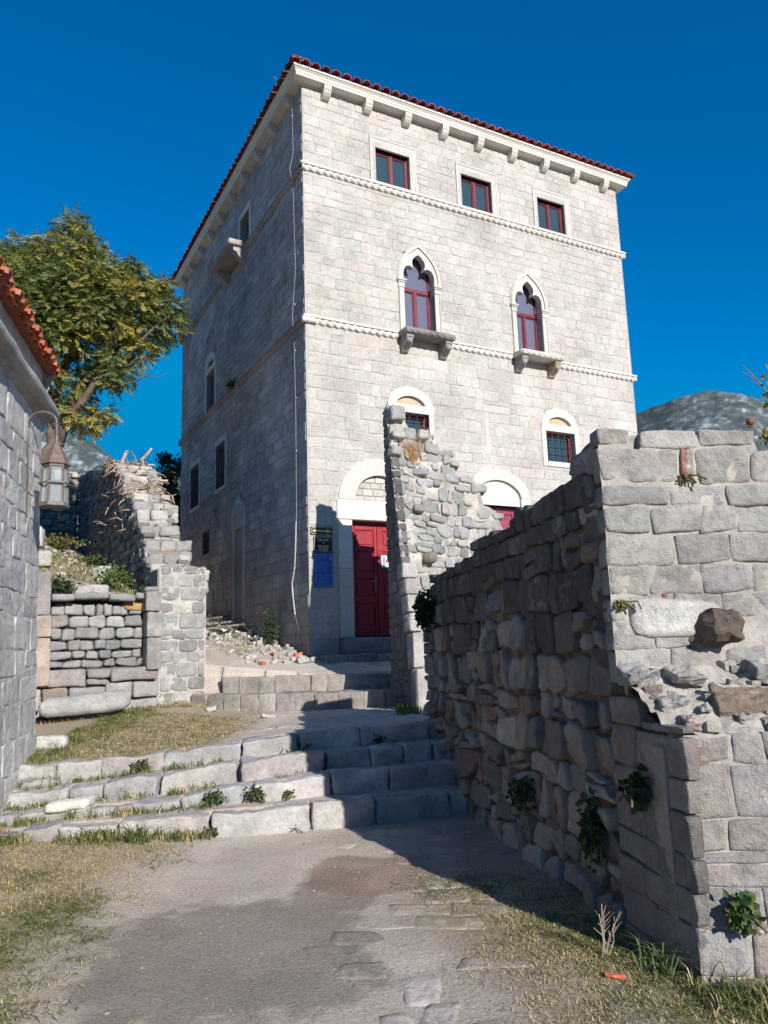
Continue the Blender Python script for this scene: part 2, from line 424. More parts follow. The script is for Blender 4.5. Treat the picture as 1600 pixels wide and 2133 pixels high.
# ------------------------------------------------------------------ ground
S1X = [-9, -4.5, -3.02, -2.22, -1.25, -.53, .37, .8, 9]; S1Y = [7.0, 7.05, 7.12, 7.17, 7.28, 7.46, 7.82, 8.0, 8.6]
LX = [-9, -3.5, -3.02, -2.22, -1.25, -.53, .37, 9]
LZ = [[.10, .12, .16, .18, .22, .23, .22, .22], [.2, .2, .23, .26, .38, .41, .42, .42], [.32, .34, .38, .45, .55, .57, .59, .59], [.52, .54, .56, .61, .73, .76, .77, .77]]
R5 = ([-9, -3.2, -2.8, -2.2, -1.57, .12, 9], [15, 12.72, 12.42, 12.25, 12.2, 12.1, 12.1])
R6 = ([-9, -3.4, -2.2, -1.65, -.05, 9], [13.5, 13.05, 12.96, 12.9, 12.8, 12.8])
def s1(x): return interp(x, S1X, S1Y)
def lz(i, x): return interp(x, LX, LZ[i])
def ground_z(x, y):
    ta, tb = pal(x, y)
    if tb > -.45 and ta < -2.6 and y < 60:
        z = 2.5 + .2 * max(0, tb) + .5 * min(4, max(0, -(ta + 2.95))) * min(1, max(0, tb) / 5)
        return z + .10 * N((x, y, 0), .9) + .05 * N((x, y, 0), 2.7)
    k = (y - s1(x)) / .4
    nz = .012 * N((x, y, 0), 1.3) + .006 * N((x, y, 0), 5.0)
    if k < .35: return nz + (.05 * max(0, min(1, (y - 3) / 4)) * max(0, min(1, (-x - 1.5))) )
    if k < 1.35: return lz(0, x) - .006 + nz * .7
    if k < 2.35: return lz(1, x) - .006 + nz * .7
    if k < 3.35: return lz(2, x) - .006 + nz * .7
    y4 = s1(x) + 1.2; y5 = interp(x, *R5); y6 = interp(x, *R6)
    if y < y5 + .15:
        e = interp(x, [-5, -3.3, -2.5, -1.5, .2], [.86, .92, .74, .71, .73])
        t = max(0, min(1, (y - y4 - .3) / max(.5, y5 - y4)))
        return lerp(lz(3, x) - .012, e, t) + nz * .8
    if y < y6 + .15: return .96 + nz * .3
    if tb < 0: z = lerp(1.20, 1.5, max(0, min(1, (tb + 1.55) / 1.5)))
    else: z = 1.5 + .154 * tb
    return (z if y < 60 else 2.0) + nz

def smooth(a, b, x):
    t = max(0., min(1., (x - a) / (b - a))); return t * t * (3 - 2 * t)
C_GRAVEL = (.66, .588, .525); C_DIRT = (.57, .49, .425); C_STAIN = (.34, .30, .265); C_STRAW = (.52, .42, .27); C_SOIL = (.20, .16, .12)
def ground_col(x, y):
    p = (x, y, 0)
    n1 = N(p, 1.1) + .5 * N(p, 2.9, 4); n2 = N(p, 3.7, 9)
    c = mix(C_GRAVEL, C_DIRT, max(0, min(1, .25 + n1 * .5)))
    # damp, dark patch of the path
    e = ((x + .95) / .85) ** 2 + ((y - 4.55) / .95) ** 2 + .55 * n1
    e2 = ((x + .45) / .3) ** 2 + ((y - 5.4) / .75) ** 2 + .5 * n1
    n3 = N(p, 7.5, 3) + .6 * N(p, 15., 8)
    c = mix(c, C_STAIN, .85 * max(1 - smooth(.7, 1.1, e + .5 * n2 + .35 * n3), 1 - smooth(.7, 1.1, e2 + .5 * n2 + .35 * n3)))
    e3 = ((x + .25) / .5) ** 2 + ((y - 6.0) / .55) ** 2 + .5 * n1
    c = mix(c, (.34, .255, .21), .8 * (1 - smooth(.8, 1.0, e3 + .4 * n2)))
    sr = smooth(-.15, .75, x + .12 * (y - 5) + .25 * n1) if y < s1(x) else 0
    c = mix(c, (.36, .295, .24), .75 * sr)  # browner soil towards the near wall, toned dark to deepen the shade there
    # straw-covered verges
    gl = smooth(-1.55, -2.3, x + .25 * n1 + .11 * (y - 5)) * (1 if y < s1(x) else 0)
    gr = smooth(.2, .9, x - .35 * (4.6 - y) + .3 * n1) * smooth(6.4, 5.2, y)
    g3 = smooth(-1.6, -2.1, x + .3 * n1) * (1 if s1(x) + 1.2 < y < 12.5 else 0)
    c = mix(c, mix(C_STRAW, C_SOIL, .35 + .4 * n2), .75 * max(gl, gr, g3))
    ta, tb = pal(x, y)
    if tb > -.45 and ta < -2.6: c = mix((.40, .345, .26), (.22, .19, .12), max(0, min(1, .4 + n1 * .9)))
    if y > 60 or abs(x) > 40: c = (.10, .11, .06)
    return mul(c, 1 + .10 * n2)
def axis(parts):
    o = []
    for a, b, st in parts:
        n = max(1, round((b - a) / st)); o += [a + (b - a) * i / n for i in range(n)]
    return o + [parts[-1][1]]
gx = axis([(-900, -60, 120), (-60, -14, 6), (-14, -6, .5), (-6, 3.2, .055), (3.2, 12, .5), (12, 60, 6), (60, 900, 120)])
gy = axis([(-300, -20, 40), (-20, 1, 2), (1, 2.6, .2), (2.6, 14.8, .055), (14.8, 32, .4), (32, 80, 6), (80, 1500, 150)])
mb = MB(); ny = len(gy)
for x in gx:
    for y in gy:
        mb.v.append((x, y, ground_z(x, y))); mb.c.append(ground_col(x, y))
mb.f = [(i * ny + j, (i + 1) * ny + j, (i + 1) * ny + j + 1, i * ny + j + 1) for i in range(len(gx) - 1) for j in range(ny - 1)]
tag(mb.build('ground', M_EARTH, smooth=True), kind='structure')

# far mountains
rng = random.Random(5)
mb = MB()
azs = [-60, -40, -30, -25, -23.7, -22.1, -20.9, -19.8, -18.8, -17.4, -16, -15.2, -13, -5, 5, 14, 17.5, 18.8, 20.4, 22, 24.2, 25.9, 27.4, 31, 45, 65]
els = [.2, .24, .27, .275, .2743, .2716, .2627, .2496, .2245, .222, .2293, .2361, .24, .22, .2, .25, .273, .2826, .2897, .2978, .2989, .2896, .2739, .25, .2, .15]
NA, NR = 620, 70
for i in range(NA + 1):
    az = lerp(-60, 65, i / NA); te = interp(az, azs, els)
    for j in range(NR + 1):
        t = j / NR; dist = lerp(330, 760, t) * (1 + .05 * math.sin(az * .21))
        p = Vector((math.sin(R(az)) * dist, math.cos(R(az)) * dist, 0))
        h = te * dist * (t ** .8) * (1 if j < NR else 1)
        h += (12 * mn.noise(p * .012) + 6 * mn.noise(p * .035) + 2.6 * mn.noise(p * .11)) * math.sin(math.pi * min(1, t * 1.02)) * .8 + 2.0 * mn.noise(p * .09) * t
        p.z = h + 1.5
        k = mn.noise(p * .014) + .7 * mn.noise(p * .06 + Vector((5, 5, 5))) + .9 * mn.noise(Vector((p.x * .25, p.y * .25, p.z * .12)))
        c = mix((.095, .11, .11), (.27, .275, .285), smooth(.2, .8, k))
        mb.v.append(p); mb.c.append(mul(c, 1 + .25 * mn.noise(p * .3)))
base0 = len(mb.v)
for i in range(NA + 1):
    az = lerp(-60, 65, i / NA); mb.v.append((math.sin(R(az)) * 1000, math.cos(R(az)) * 1000, -5)); mb.c.append((.06, .07, .05))
for i in range(NA):
    for j in range(NR):
        a = i * (NR + 1) + j; mb.f.append((a, a + NR + 1, a + NR + 2, a + 1))
    a = i * (NR + 1) + NR; mb.f.append((a, a + NR + 1, base0 + i + 1, base0 + i))
tag(mb.build('mountain', M_ROCK, smooth=False), kind='structure')

# ------------------------------------------------------------------ palace
palace = thing('palace', tuple(PC + Vector((0, 0, 1.5))), 'tall pale stone palace with red tiled roof and pointed arch windows', 'palace')
PAL_F = ([(.45, .427, .395), (.44, .417, .387), (.47, .444, .408), (.428, .406, .379), (.45, .415, .38), (.412, .392, .368)], [5, 5, 1.6, 3, 1.6, .8])
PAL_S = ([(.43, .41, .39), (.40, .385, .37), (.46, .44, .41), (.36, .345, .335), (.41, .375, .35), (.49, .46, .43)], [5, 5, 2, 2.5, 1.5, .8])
CREAM = (.55, .525, .475); WHITE = (.60, .58, .54); RED = (.30, .016, .026); MAROON = (.17, .018, .03)
ZT, B2, B1 = 13.32, 11.46, 8.11
# openings (t0, t1, z0, z1)
TOPW = [(1.72, 2.58, 11.62, 12.43), (3.96, 4.82, 11.62, 12.43), (6.2, 7.06, 11.62, 12.43)]
GOTH = [2.69, 5.70]; LOWW = [2.36, 6.38]
D1C, D2C = 1.57, 4.50
holes_f = []
for (a, b, c, d) in TOPW: holes_f.append((a - .14, b + .14, 11.38, d + .22))
for g in GOTH:
    holes_f += [(g - .47, g + .47, 8.2, 9.6), (g - .44, g + .44, 9.6, 9.85), (g - .33, g + .33, 9.85, 10.08), (g - .15, g + .15, 10.08, 10.25)]
for g in LOWW: holes_f += [(g - .56, g + .56, 5.6, 6.62), (g - .48, g + .48, 6.62, 6.86), (g - .3, g + .3, 6.86, 6.98)]
holes_f += [(D1C - .95, D1C + .95, 1.5, 4.52), (D1C - .9, D1C + .9, 4.52, 4.85), (D1C - .78, D1C + .78, 4.85, 5.1), (D1C - .5, D1C + .5, 5.1, 5.3)]
holes_f += [(D2C - .87, D2C + .87, 1.5, 4.78), (D2C - .78, D2C + .78, 4.78, 5.1), (D2C - .5, D2C + .5, 5.1, 5.33)]
holes_f += [(4.22, 4.36, 5.72, 6.68), (4.2, 4.95, 6.68, 6.86)]
# window recesses actually cut through the wall body
cuts_f = [t for t in TOPW] + [(g - .385, g + .385, 8.24, 10.1) for g in GOTH] + [(g - .43, g + .43, 5.72, 6.45) for g in LOWW] + [(D1C - .65, D1C + .65, 1.83, 4.1), (D2C - .6, D2C + .6, 1.83, 4.6)]
cuts_f += [(g - .38, g + .38, 6.6, 6.83) for g in LOWW]
cuts_f += [(D1C - .6, D1C + .6, 4.5, 5.05), (D2C - .62, D2C + .62, 4.6, 5.18)]
def body(mb, F, W, Z0, Z1, cuts, col, depth=.3):
    rects = [(0, W, Z0, Z1)]
    for c in cuts: rects = subtract(rects, c)
    for (a, b, c, d) in rects: quad(mb, F(a, c, -.006), F(b, c, -.006), F(b, d, -.006), F(a, d, -.006), col)
    for (a, b, c, d) in cuts:
        for (p, q) in (((a, c), (b, c)), ((b, c), (b, d)), ((b, d), (a, d)), ((a, d), (a, c))):
            quad(mb, F(p[0], p[1], -.012), F(q[0], q[1], -.012), F(q[0], q[1], -depth), F(p[0], p[1], -depth), mul(col, .95))
        quad(mb, F(a, c, -depth), F(b, c, -depth), F(b, d, -depth), F(a, d, -depth), (.03, .03, .03))
rng = random.Random(11)
mb = MB(); body(mb, FP, PW, .6, ZT + .1, cuts_f, (.46, .44, .41))
def FPw(t, z, d=0.): 
    k = .018 * mn.noise(Vector((t * .9, z * 1.7, 3))); return FP(t, z + k, d)
bands = [(1.5, 3.2, (.24, .36), (.3, .7)), (3.2, 8.05, (.19, .31), (.18, .52)), (8.2, 11.39, (.17, .26), (.16, .42)), (11.56, ZT, (.17, .26), (.16, .40))]
for (z0, z1, hr, wr) in bands:
    masonry(mb, FPw, layout(0.02, PW - .02, z0, z1, hr, wr, rng, holes_f, split=.05), PAL_F, rng, gap=.0035, r=.014, bulge=.004, rough=.006, back=.05, jit=.011, corner=.05, n=(2, 2), dirt=.04, vk=.045, step=.003, freq=6)
mb.build('front_wall', M_ASH, palace)
# --- side wall (in shade)
SW = [(3.45, 4.2, 11.62, 12.45), (5.42, 6.22, 5.85, 7.02), (7.95, 8.85, 5.78, 7.0), (6.42, 7.25, 8.22, 9.35), (6.82, 7.45, 4.28, 4.9)]
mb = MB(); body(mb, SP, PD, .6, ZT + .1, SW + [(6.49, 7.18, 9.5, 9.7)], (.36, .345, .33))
hs_ = [(a - .1, b + .1, c - .08, d + .1) for (a, b, c, d) in SW] + [(6.45, 7.22, 9.35, 9.62), (3.75, 4.75, 1.5, 5.0), (4.0, 4.5, 5.0, 5.35)]
def SPw(s, z, d=0.):
    k = .02 * mn.noise(Vector((s * .9, z * 1.7, 13))); return SP(s, z + k, d)
for (z0, z1, hr, wr) in bands:
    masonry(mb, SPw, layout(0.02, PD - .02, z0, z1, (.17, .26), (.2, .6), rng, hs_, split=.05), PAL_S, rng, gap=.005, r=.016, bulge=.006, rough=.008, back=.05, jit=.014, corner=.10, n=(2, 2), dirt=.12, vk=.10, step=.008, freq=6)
# blocked doorway with a pointed head, oval hole and old marks stay in the wall's own mesh
for s0, z0, s1_, z1 in ((3.8, 1.9, 4.7, 4.55),):
    box(mb, SP, s0 + .12, s1_ - .12, z0, z1 - .02, -.03, -.008, (.42, .40, .375))
    bevbox(mb, SP, s0, s0 + .13, z0, z1, -.02, .03, (.58, .55, .51)); bevbox(mb, SP, s1_ - .13, s1_, z0, z1, -.02, .03, (.58, .55, .51))
prism(mb, [(3.74, 4.55), (4.76, 4.55), (4.76, 5.0), (4.25, 5.35), (3.74, 5.0)], lambda u, v, w: SP(u, v, w), -.02, .04, (.60, .57, .53))
for k in range(14):
    a = math.pi * (.15 + .7 * k / 13); 
    if k: bevbox(mb, lambda x, y, z: SP(6.85 - .35 * math.cos(a) + x, 10.15 + .35 * math.sin(a) + y, z), -.05, .05, -.05, .05, -.02, .03, (.30, .27, .24))
mb.build('side_wall', M_SIDE, palace)
mb = MB()
for F, W in ((lambda t, z, d=0.: PC + B_ * PD + A_ * t + Z_ * z + B_ * d, PW), (lambda s, z, d=0.: PC + A_ * PW + B_ * s + Z_ * z + A_ * d, PD)):
    masonry(mb, F, layout(.02, W - .02, .6, ZT, (.3, .4), (.5, .9), rng), PAL_S, rng, n=(1, 1), gap=.006)
    quad(mb, F(0, .6, -.02), F(W, .6, -.02), F(W, ZT + .1, -.02), F(0, ZT + .1, -.02), (.3, .29, .28))
mb.build('rear_wall', M_SIDE, palace)
# --- quoins of the front corner: a slightly proud, paler edge
# --- belt courses: a fillet over a twisted rope
def rope(mb, F, L0, L1, zc, r, col, pitch=.16, skip=()):
    n = int((L1 - L0) / .02); m = 9; vs = []; fs = []
    for i in range(n + 1):
        t = lerp(L0, L1, i / n)
        for j in range(m):
            a = -math.pi / 2 + math.pi * j / (m - 1)
            rr_ = r * (1 + .20 * math.cos(2 * math.pi * t / pitch + 1.9 * a)) * (1 + .10 * mn.noise(Vector((t * 9, a, zc))))
            vs.append(F(t, zc + rr_ * math.sin(a), max(-.01, rr_ * math.cos(a))))
    for i in range(n):
        if any(s0 < lerp(L0, L1, (i + .5) / n) < s1_ for s0, s1_ in skip): continue
        for j in range(m - 1): fs.append((i * m + j, (i + 1) * m + j, (i + 1) * m + j + 1, i * m + j + 1))
    mb.add(vs, fs, col)
for (zc, nm, sk) in ((B2, 'upper', ()), (B1, 'lower', ((2.1, 3.4), (5.1, 6.4)))):
    mb = MB(); c = (.60, .57, .52)
    rope(mb, FP, -.04, PW + .08, zc - .02, .062, c, skip=sk)
    if sk:
        for a, b in ((-.06, 2.12), (3.4, 5.1), (6.42, PW + .1)): bevbox(mb, FP, a, b, zc + .035, zc + .085, -.02, .075, c, .01)
        bevbox(mb, FP, -.085, .22, zc - .075, zc + .032, -.02, .085, c, .02)
    else: bevbox(mb, FP, -.075, PW + .1, zc + .035, zc + .09, -.02, .075, c, .01)
    mb.build('belt_course', M_TRIM, palace)
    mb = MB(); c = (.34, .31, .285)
    rope(mb, SP, .0, PD + .1, zc - .02, .062, c, skip=((3.6, 5.2),) if not sk else ())
    bevbox(mb, SP, -.002, PD + .1, zc + .035, zc + .09, -.02, .072, c, .01)
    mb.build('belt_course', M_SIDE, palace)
# --- cornice
prof_c = [(-.02, 0), (.02, 0), (.02, .05), (.25, .06), (.25, .14), (.265, .155), (.265, .21), (.31, .27), (.33, .28), (.33, .34), (.2, .36), (-.02, .36)]
mb = MB(); n = len(prof_c); vs = []
def corner(i, o, z):
    e = Vector((0, 0, ZT + .02 + z))
    if i == 0: return PC + B_ * (PD + o) - A_ * o + e
    if i == 1: return PC - B_ * o - A_ * o + e
    if i == 2: return PC + A_ * (PW + o) - B_ * o + e
    return PC + A_ * (PW + o) + B_ * (PD + o) + e
prof_c = [(o * .85, z * .70) for o, z in prof_c]
for i in range(4):
    for (o, z) in prof_c: vs.append(corner(i, o, z))
fs = []
for i in range(4):
    j = (i + 1) % 4
    for k in range(n): fs.append((i * n + k, j * n + k, j * n + (k + 1) % n, i * n + (k + 1) % n))
mb.add(vs, fs, (.64, .61, .55)); mb.build('cornice', M_TRIM, palace)
def bracket(F, t, parent, col, m=M_TRIM):
    mb = MB(); z = ZT + .055
    pr = [(0, 0), (.21, 0), (.21, -.085), (.19, -.11), (.175, -.15), (.13, -.20), (.08, -.235), (0, -.245)]
    prism(mb, pr, lambda u, v, w_: F(t + w_, z + v, u - .005), -.085, .085, col)
    mb.build('bracket', m, parent)
for i in range(9): bracket(FP, .52 + i * 0.985, palace, vary(rng, (.60, .57, .51), .06))
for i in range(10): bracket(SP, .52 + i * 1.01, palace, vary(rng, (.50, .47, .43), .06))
# --- hip roof of barrel tiles
mb = MB(); OV = .27; ZE = ZT + .275; SL = math.tan(R(21))
hw_, hd_ = (PW + 2 * OV), (PD + 2 * OV)
def RP(side):
    if side == 0: return (lambda t, r_, h: PC - A_ * OV - B_ * OV + A_ * t + B_ * r_ + Z_ * (ZE + r_ * SL + h)), hw_
    if side == 1: return (lambda t, r_, h: PC - A_ * OV - B_ * OV + B_ * t + A_ * r_ + Z_ * (ZE + r_ * SL + h)), hd_
    if side == 2: return (lambda t, r_, h: PC + A_ * (PW + OV) - B_ * OV + B_ * t - A_ * r_ + Z_ * (ZE + r_ * SL + h)), hd_
    return (lambda t, r_, h: PC - A_ * OV + B_ * (PD + OV) + A_ * t - B_ * r_ + Z_ * (ZE + r_ * SL + h)), hw_
half = hw_ / 2
for side in range(4):
    F, L = RP(side)
    if L == hw_: quad(mb, F(0, 0, -.02), F(L, 0, -.02), F(L / 2, half, -.02), F(L / 2, half, -.02 + 1e-4), (.26, .075, .055))
    else: quad(mb, F(0, 0, -.02), F(L, 0, -.02), F(L - half, half, -.02), F(half, half, -.02), (.26, .075, .055))
    nt_ = int(L / .232)
    for i in range(nt_ + 1):
        t = L * (i + .0) / nt_
        run = min(t, L - t, half) + .05
        y = -.09 + rng.uniform(-.015, .015); first = True; seg = 0
        while y < run:
            l = .40 if first else (.40 if seg < 3 else 3.0); e = min(y + l, run + .1)
            c = vary(rng, rng.choice([(.30, .07, .055), (.25, .055, .05), (.34, .10, .075), (.22, .05, .05)]), .18, .05)
            m_ = 6; vs = []; dx = rng.uniform(-.008, .008)
            for (yy, rad_, up) in ((y, .098, .03), (e, .082, .012)):
                for k in range(m_ + 1):
                    a = math.pi * k / m_
                    vs.append(F(t + dx + rad_ * math.cos(a), yy, up + rad_ * math.sin(a) * .95))
                for k in range(m_ + 1):
                    a = math.pi * k / m_; r2 = rad_ - .017
                    vs.append(F(t + dx + r2 * math.cos(a), yy, up + r2 * math.sin(a) * .95))
            q = 2 * (m_ + 1); fs = []
            for k in range(m_):
                fs.append((k, k + 1, q + k + 1, q + k)); fs.append((k, m_ + 1 + k, m_ + 2 + k, k + 1))
                fs.append((m_ + 1 + k, q + m_ + 1 + k, q + m_ + 2 + k, m_ + 2 + k))
            fs += [(0, q, q + m_ + 1, m_ + 1), (m_, 2 * m_ + 1, q + 2 * m_ + 1, q + m_)]
            mb.add(vs, fs, c); y = e - .06; first = False; seg += 1
mb.build('roof', M_TILE, palace)

def sash(mb, F, t0, t1, z0, z1, d, fr=.042, mull=True, col=MAROON, transom=None):
    box(mb, F, t0, t0 + fr, z0, z1, d - .05, d, col); box(mb, F, t1 - fr, t1, z0, z1, d - .05, d, col)
    box(mb, F, t0 + fr, t1 - fr, z0, z0 + fr, d - .05, d, col); box(mb, F, t0 + fr, t1 - fr, z1 - fr, z1, d - .05, d, col)
    tm = (t0 + t1) / 2; zt = z1 - fr
    if transom: box(mb, F, t0 + fr, t1 - fr, transom, transom + .075, d - .048, d + .012, col); zt = transom
    if mull:
        box(mb, F, tm - .034, tm + .034, z0 + fr, zt, d - .045, d + .01, col)
        for (a, b) in ((t0 + fr, tm - .034), (tm + .034, t1 - fr)):
            for e in ((a, a + .022), (b - .022, b)): box(mb, F, e[0], e[1], z0 + fr, zt, d - .04, d - .012, mul(col, .85))
            box(mb, F, a + .022, b - .022, z0 + fr, z0 + fr + .022, d - .04, d - .012, mul(col, .85)); box(mb, F, a + .022, b - .022, zt - .022, zt, d - .04, d - .012, mul(col, .85))
def pane(F, t0, t1, z0, z1, d, parent, m=None):
    mb = MB(); quad(mb, F(t0, z0, d), F(t1, z0, d), F(t1, z1, d), F(t0, z1, d), (.03, .04, .05)); mb.build('pane', m or M_GLASS, parent)
def splay(mb, F, o, i, do, di, col):
    """four bevelled sides between an outer and an inner rectangle"""
    def cs(r_): return [(r_[0], r_[2]), (r_[1], r_[2]), (r_[1], r_[3]), (r_[0], r_[3])]
    O, I = cs(o), cs(i)
    for k in range(4):
        a, b, c, e = O[k], O[(k + 1) % 4], I[(k + 1) % 4], I[k]
        vs = [F(*a, do), F(*b, do), F(*c, di), F(*e, di), F(*a, -.03), F(*b, -.03), F(*c, di - .16), F(*e, di - .16)]
        mb.add(vs, [(0, 1, 2, 3), (0, 4, 5, 1), (3, 2, 6, 7), (0, 3, 7, 4), (1, 5, 6, 2)], col)
# top-floor windows of the front
for (a, b, c, d) in TOPW:
    mb = MB(); sash(mb, FP, a + .01, b - .01, c + .01, d - .01, -.12); wn = mb.build('window', M_WOOD, palace)
    tm = (a + b) / 2
    pane(FP, a + .06, tm - .04, c + .06, d - .06, -.155, wn); pane(FP, tm + .04, b - .06, c + .06, d - .06, -.155, wn)
    mb = MB()
    bevbox(mb, FP, a - .15, b + .15, d + .19, d + .235, -.03, .035, WHITE, .008); bevbox(mb, FP, a - .15, a - .115, B2 + .09, d + .19, -.03, .035, WHITE, .008); bevbox(mb, FP, b + .115, b + .15, B2 + .09, d + .19, -.03, .035, WHITE, .008)
    splay(mb, FP, (a - .115, b + .115, B2 + .092, d + .19), (a, b, c, d), .02, -.06, WHITE); mb.build('surround', M_TRIM, wn)
# gothic windows
TREF = [(-.385, 9.42), (-.395, 9.55), (-.375, 9.67), (-.315, 9.76), (-.225, 9.785), (-.135, 9.745), (-.165, 9.84), (-.155, 9.93), (-.085, 10.02), (0, 10.08)]
OUTR = [(-.47, 9.42), (-.468, 9.56), (-.445, 9.70), (-.40, 9.83), (-.335, 9.945), (-.26, 10.04), (-.18, 10.115), (-.105, 10.17), (-.045, 10.215), (0, 10.245)]
for gi, g in enumerate(GOTH):
    mb = MB(); sash(mb, FP, g - .40, g + .40, 8.22, 10.05, -.2, .06, True, MAROON, 9.28); wn = mb.build('window', M_WOOD, palace)
    pane(FP, g - .36, g - .03, 8.25, 9.30, -.232, wn, M_GLASS2); pane(FP, g + .03, g + .36, 8.25, 9.30, -.232, wn, M_GLASS2); pane(FP, g - .36, g + .36, 9.33, 10.05, -.236, wn, M_GLASS2)
    mb = MB()
    for s in (-1, 1):
        ringstrip(mb, FP, [(g + s * x, z) for x, z in OUTR], [(g + s * x, z) for x, z in TREF], -.14, .015, CREAM)
        ex = [(x * 1.0 - .055 * (1 - k / 9 * .6) if k < 9 else 0, z + .045 * k / 9) for k, (x, z) in enumerate(OUTR)]
        ringstrip(mb, FP, [(g + s * x, z) for x, z in ex], [(g + s * x, z) for x, z in OUTR], -.02, .05, CREAM)
        ex2 = [(x * 1.0 - .085 * (1 - k / 9 * .6) if k < 9 else 0, z + .075 * k / 9) for k, (x, z) in enumerate(OUTR)]
        ringstrip(mb, FP, [(g + s * x, z) for x, z in ex2], [(g + s * x, z) for x, z in ex], -.02, .028, mul(CREAM, .92))
        a0, a1 = (g - .50, g - .385) if s < 0 else (g + .385, g + .50)
        bevbox(mb, FP, a0, a1, 8.2, 9.24, -.14, .02, CREAM, .01)
        o0 = a0 - .025 if s < 0 else a1 - .012
        bevbox(mb, FP, o0, o0 + .037, 8.2, 9.24, -.02, .045, mul(CREAM, .93), .012)
        c0, c1 = (g - .56, g - .345) if s < 0 else (g + .345, g + .56)
        bevbox(mb, FP, c0 + .03, c1 - .03, 9.24, 9.34, -.13, .035, CREAM, .008); bevbox(mb, FP, c0 + .015, c1 - .015, 9.34, 9.375, -.14, .055, CREAM, .01); bevbox(mb, FP, c0, c1, 9.377, 9.42, -.14, .075, CREAM, .01)
    mb.build('surround', M_TRIM, wn)
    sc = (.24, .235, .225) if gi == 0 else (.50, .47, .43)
    mb = MB(); c0 = g + .02
    rock(mb, lambda x, y, z: FP(c0 + x, 8.13 + z, .18 + y), (1.24, .40, .13), sc, .03, .008, (8, 3, 3), seed=gi + 3, freq=7)
    rope(mb, lambda t, z, d: FP(t, z, d + .34), c0 - .6, c0 + .6, 8.125, .055, sc)
    sl = mb.build('sill', M_RUIN if gi == 0 else M_TRIM, wn, smooth=True)
    for s in (-.48, .48):
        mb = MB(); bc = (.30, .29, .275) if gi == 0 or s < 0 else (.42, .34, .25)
        pr = [(0, 0), (.32, 0), (.33, -.06), (.30, -.10), (.25, -.12), (.24, -.17), (.20, -.22), (.13, -.25), (.07, -.31), (0, -.34)]
        prism(mb, pr, lambda u, v, w_: FP(c0 + s + w_, 8.06 + v, u - .005), -.085, .085, bc)
        rock(mb, lambda x, y, z: FP(c0 + s + x, 7.93 + z, .27 + y), (.15, .13, .13), mul(bc, 1.1), .06, .004, (3, 3, 3), seed=gi)
        mb.build('sill_bracket', M_RUIN, wn)
# low windows with segmental relieving arches and grilles
for g in LOWW:
    a, b, c, d = g - .43, g + .43, 5.72, 6.45
    mb = MB(); sash(mb, FP, a, b, c, d, -.17, .045, False, RED); wn = mb.build('window', M_WOOD, palace)
    pane(FP, a + .05, b - .05, c + .05, d - .05, -.205, wn)
    mb = MB()
    bevbox(mb, FP, a - .13, a, c - .12, d, -.14, .02, CREAM, .008); bevbox(mb, FP, b, b + .13, c - .12, d, -.14, .02, CREAM, .008)
    bevbox(mb, FP, a, b, c - .12, c, -.2, .03, CREAM, .008)
    prism(mb, [(0, 0), (.03, 0), (.06, .16), (0, .16)], lambda u, v, w_: FP(w_, d + v, u - .02), a - .13, b + .13, WHITE)
    A1 = [(g + .56 * x, 6.615 + .40 * math.sqrt(max(0, 1 - x * x)) ** 1.15) for x in np.linspace(-1, 1, 17)]
    A2 = [(g + .36 * x, 6.615 + .20 * math.sqrt(max(0, 1 - x * x)) ** 1.3) for x in np.linspace(-1, 1, 17)]
    ringstrip(mb, FP, A1, A2, -.12, .015, CREAM)
    prism(mb, A2, lambda u, v, w_: FP(u, v, w_), -.12, -.06, (.45, .36, .26)); mb.build('surround', M_TRIM, wn)
    mb = MB()
    for k in range(5): t = a + .06 + (b - a - .12) * k / 4; tube(mb, [FP(t, c - .0, -.07), FP(t, d, -.07)], .009, (.03, .03, .035), 5)
    for k in range(4): z = c + .1 + (d - c - .2) * k / 3; tube(mb, [FP(a, z, -.078), FP(b, z, -.078)], .008, (.03, .03, .035), 5)
    mb.build('grille', M_METAL, wn)
# bricked-up window marks
mb = MB(); bevbox(mb, FP, 4.2, 4.95, 6.69, 6.85, -.02, .008, mul(CREAM, .86), .01); bevbox(mb, FP, 4.23, 4.35, 5.72, 6.68, -.02, .008, mul(CREAM, .9), .01)
mb.build('blocked_window', M_TRIM, palace)
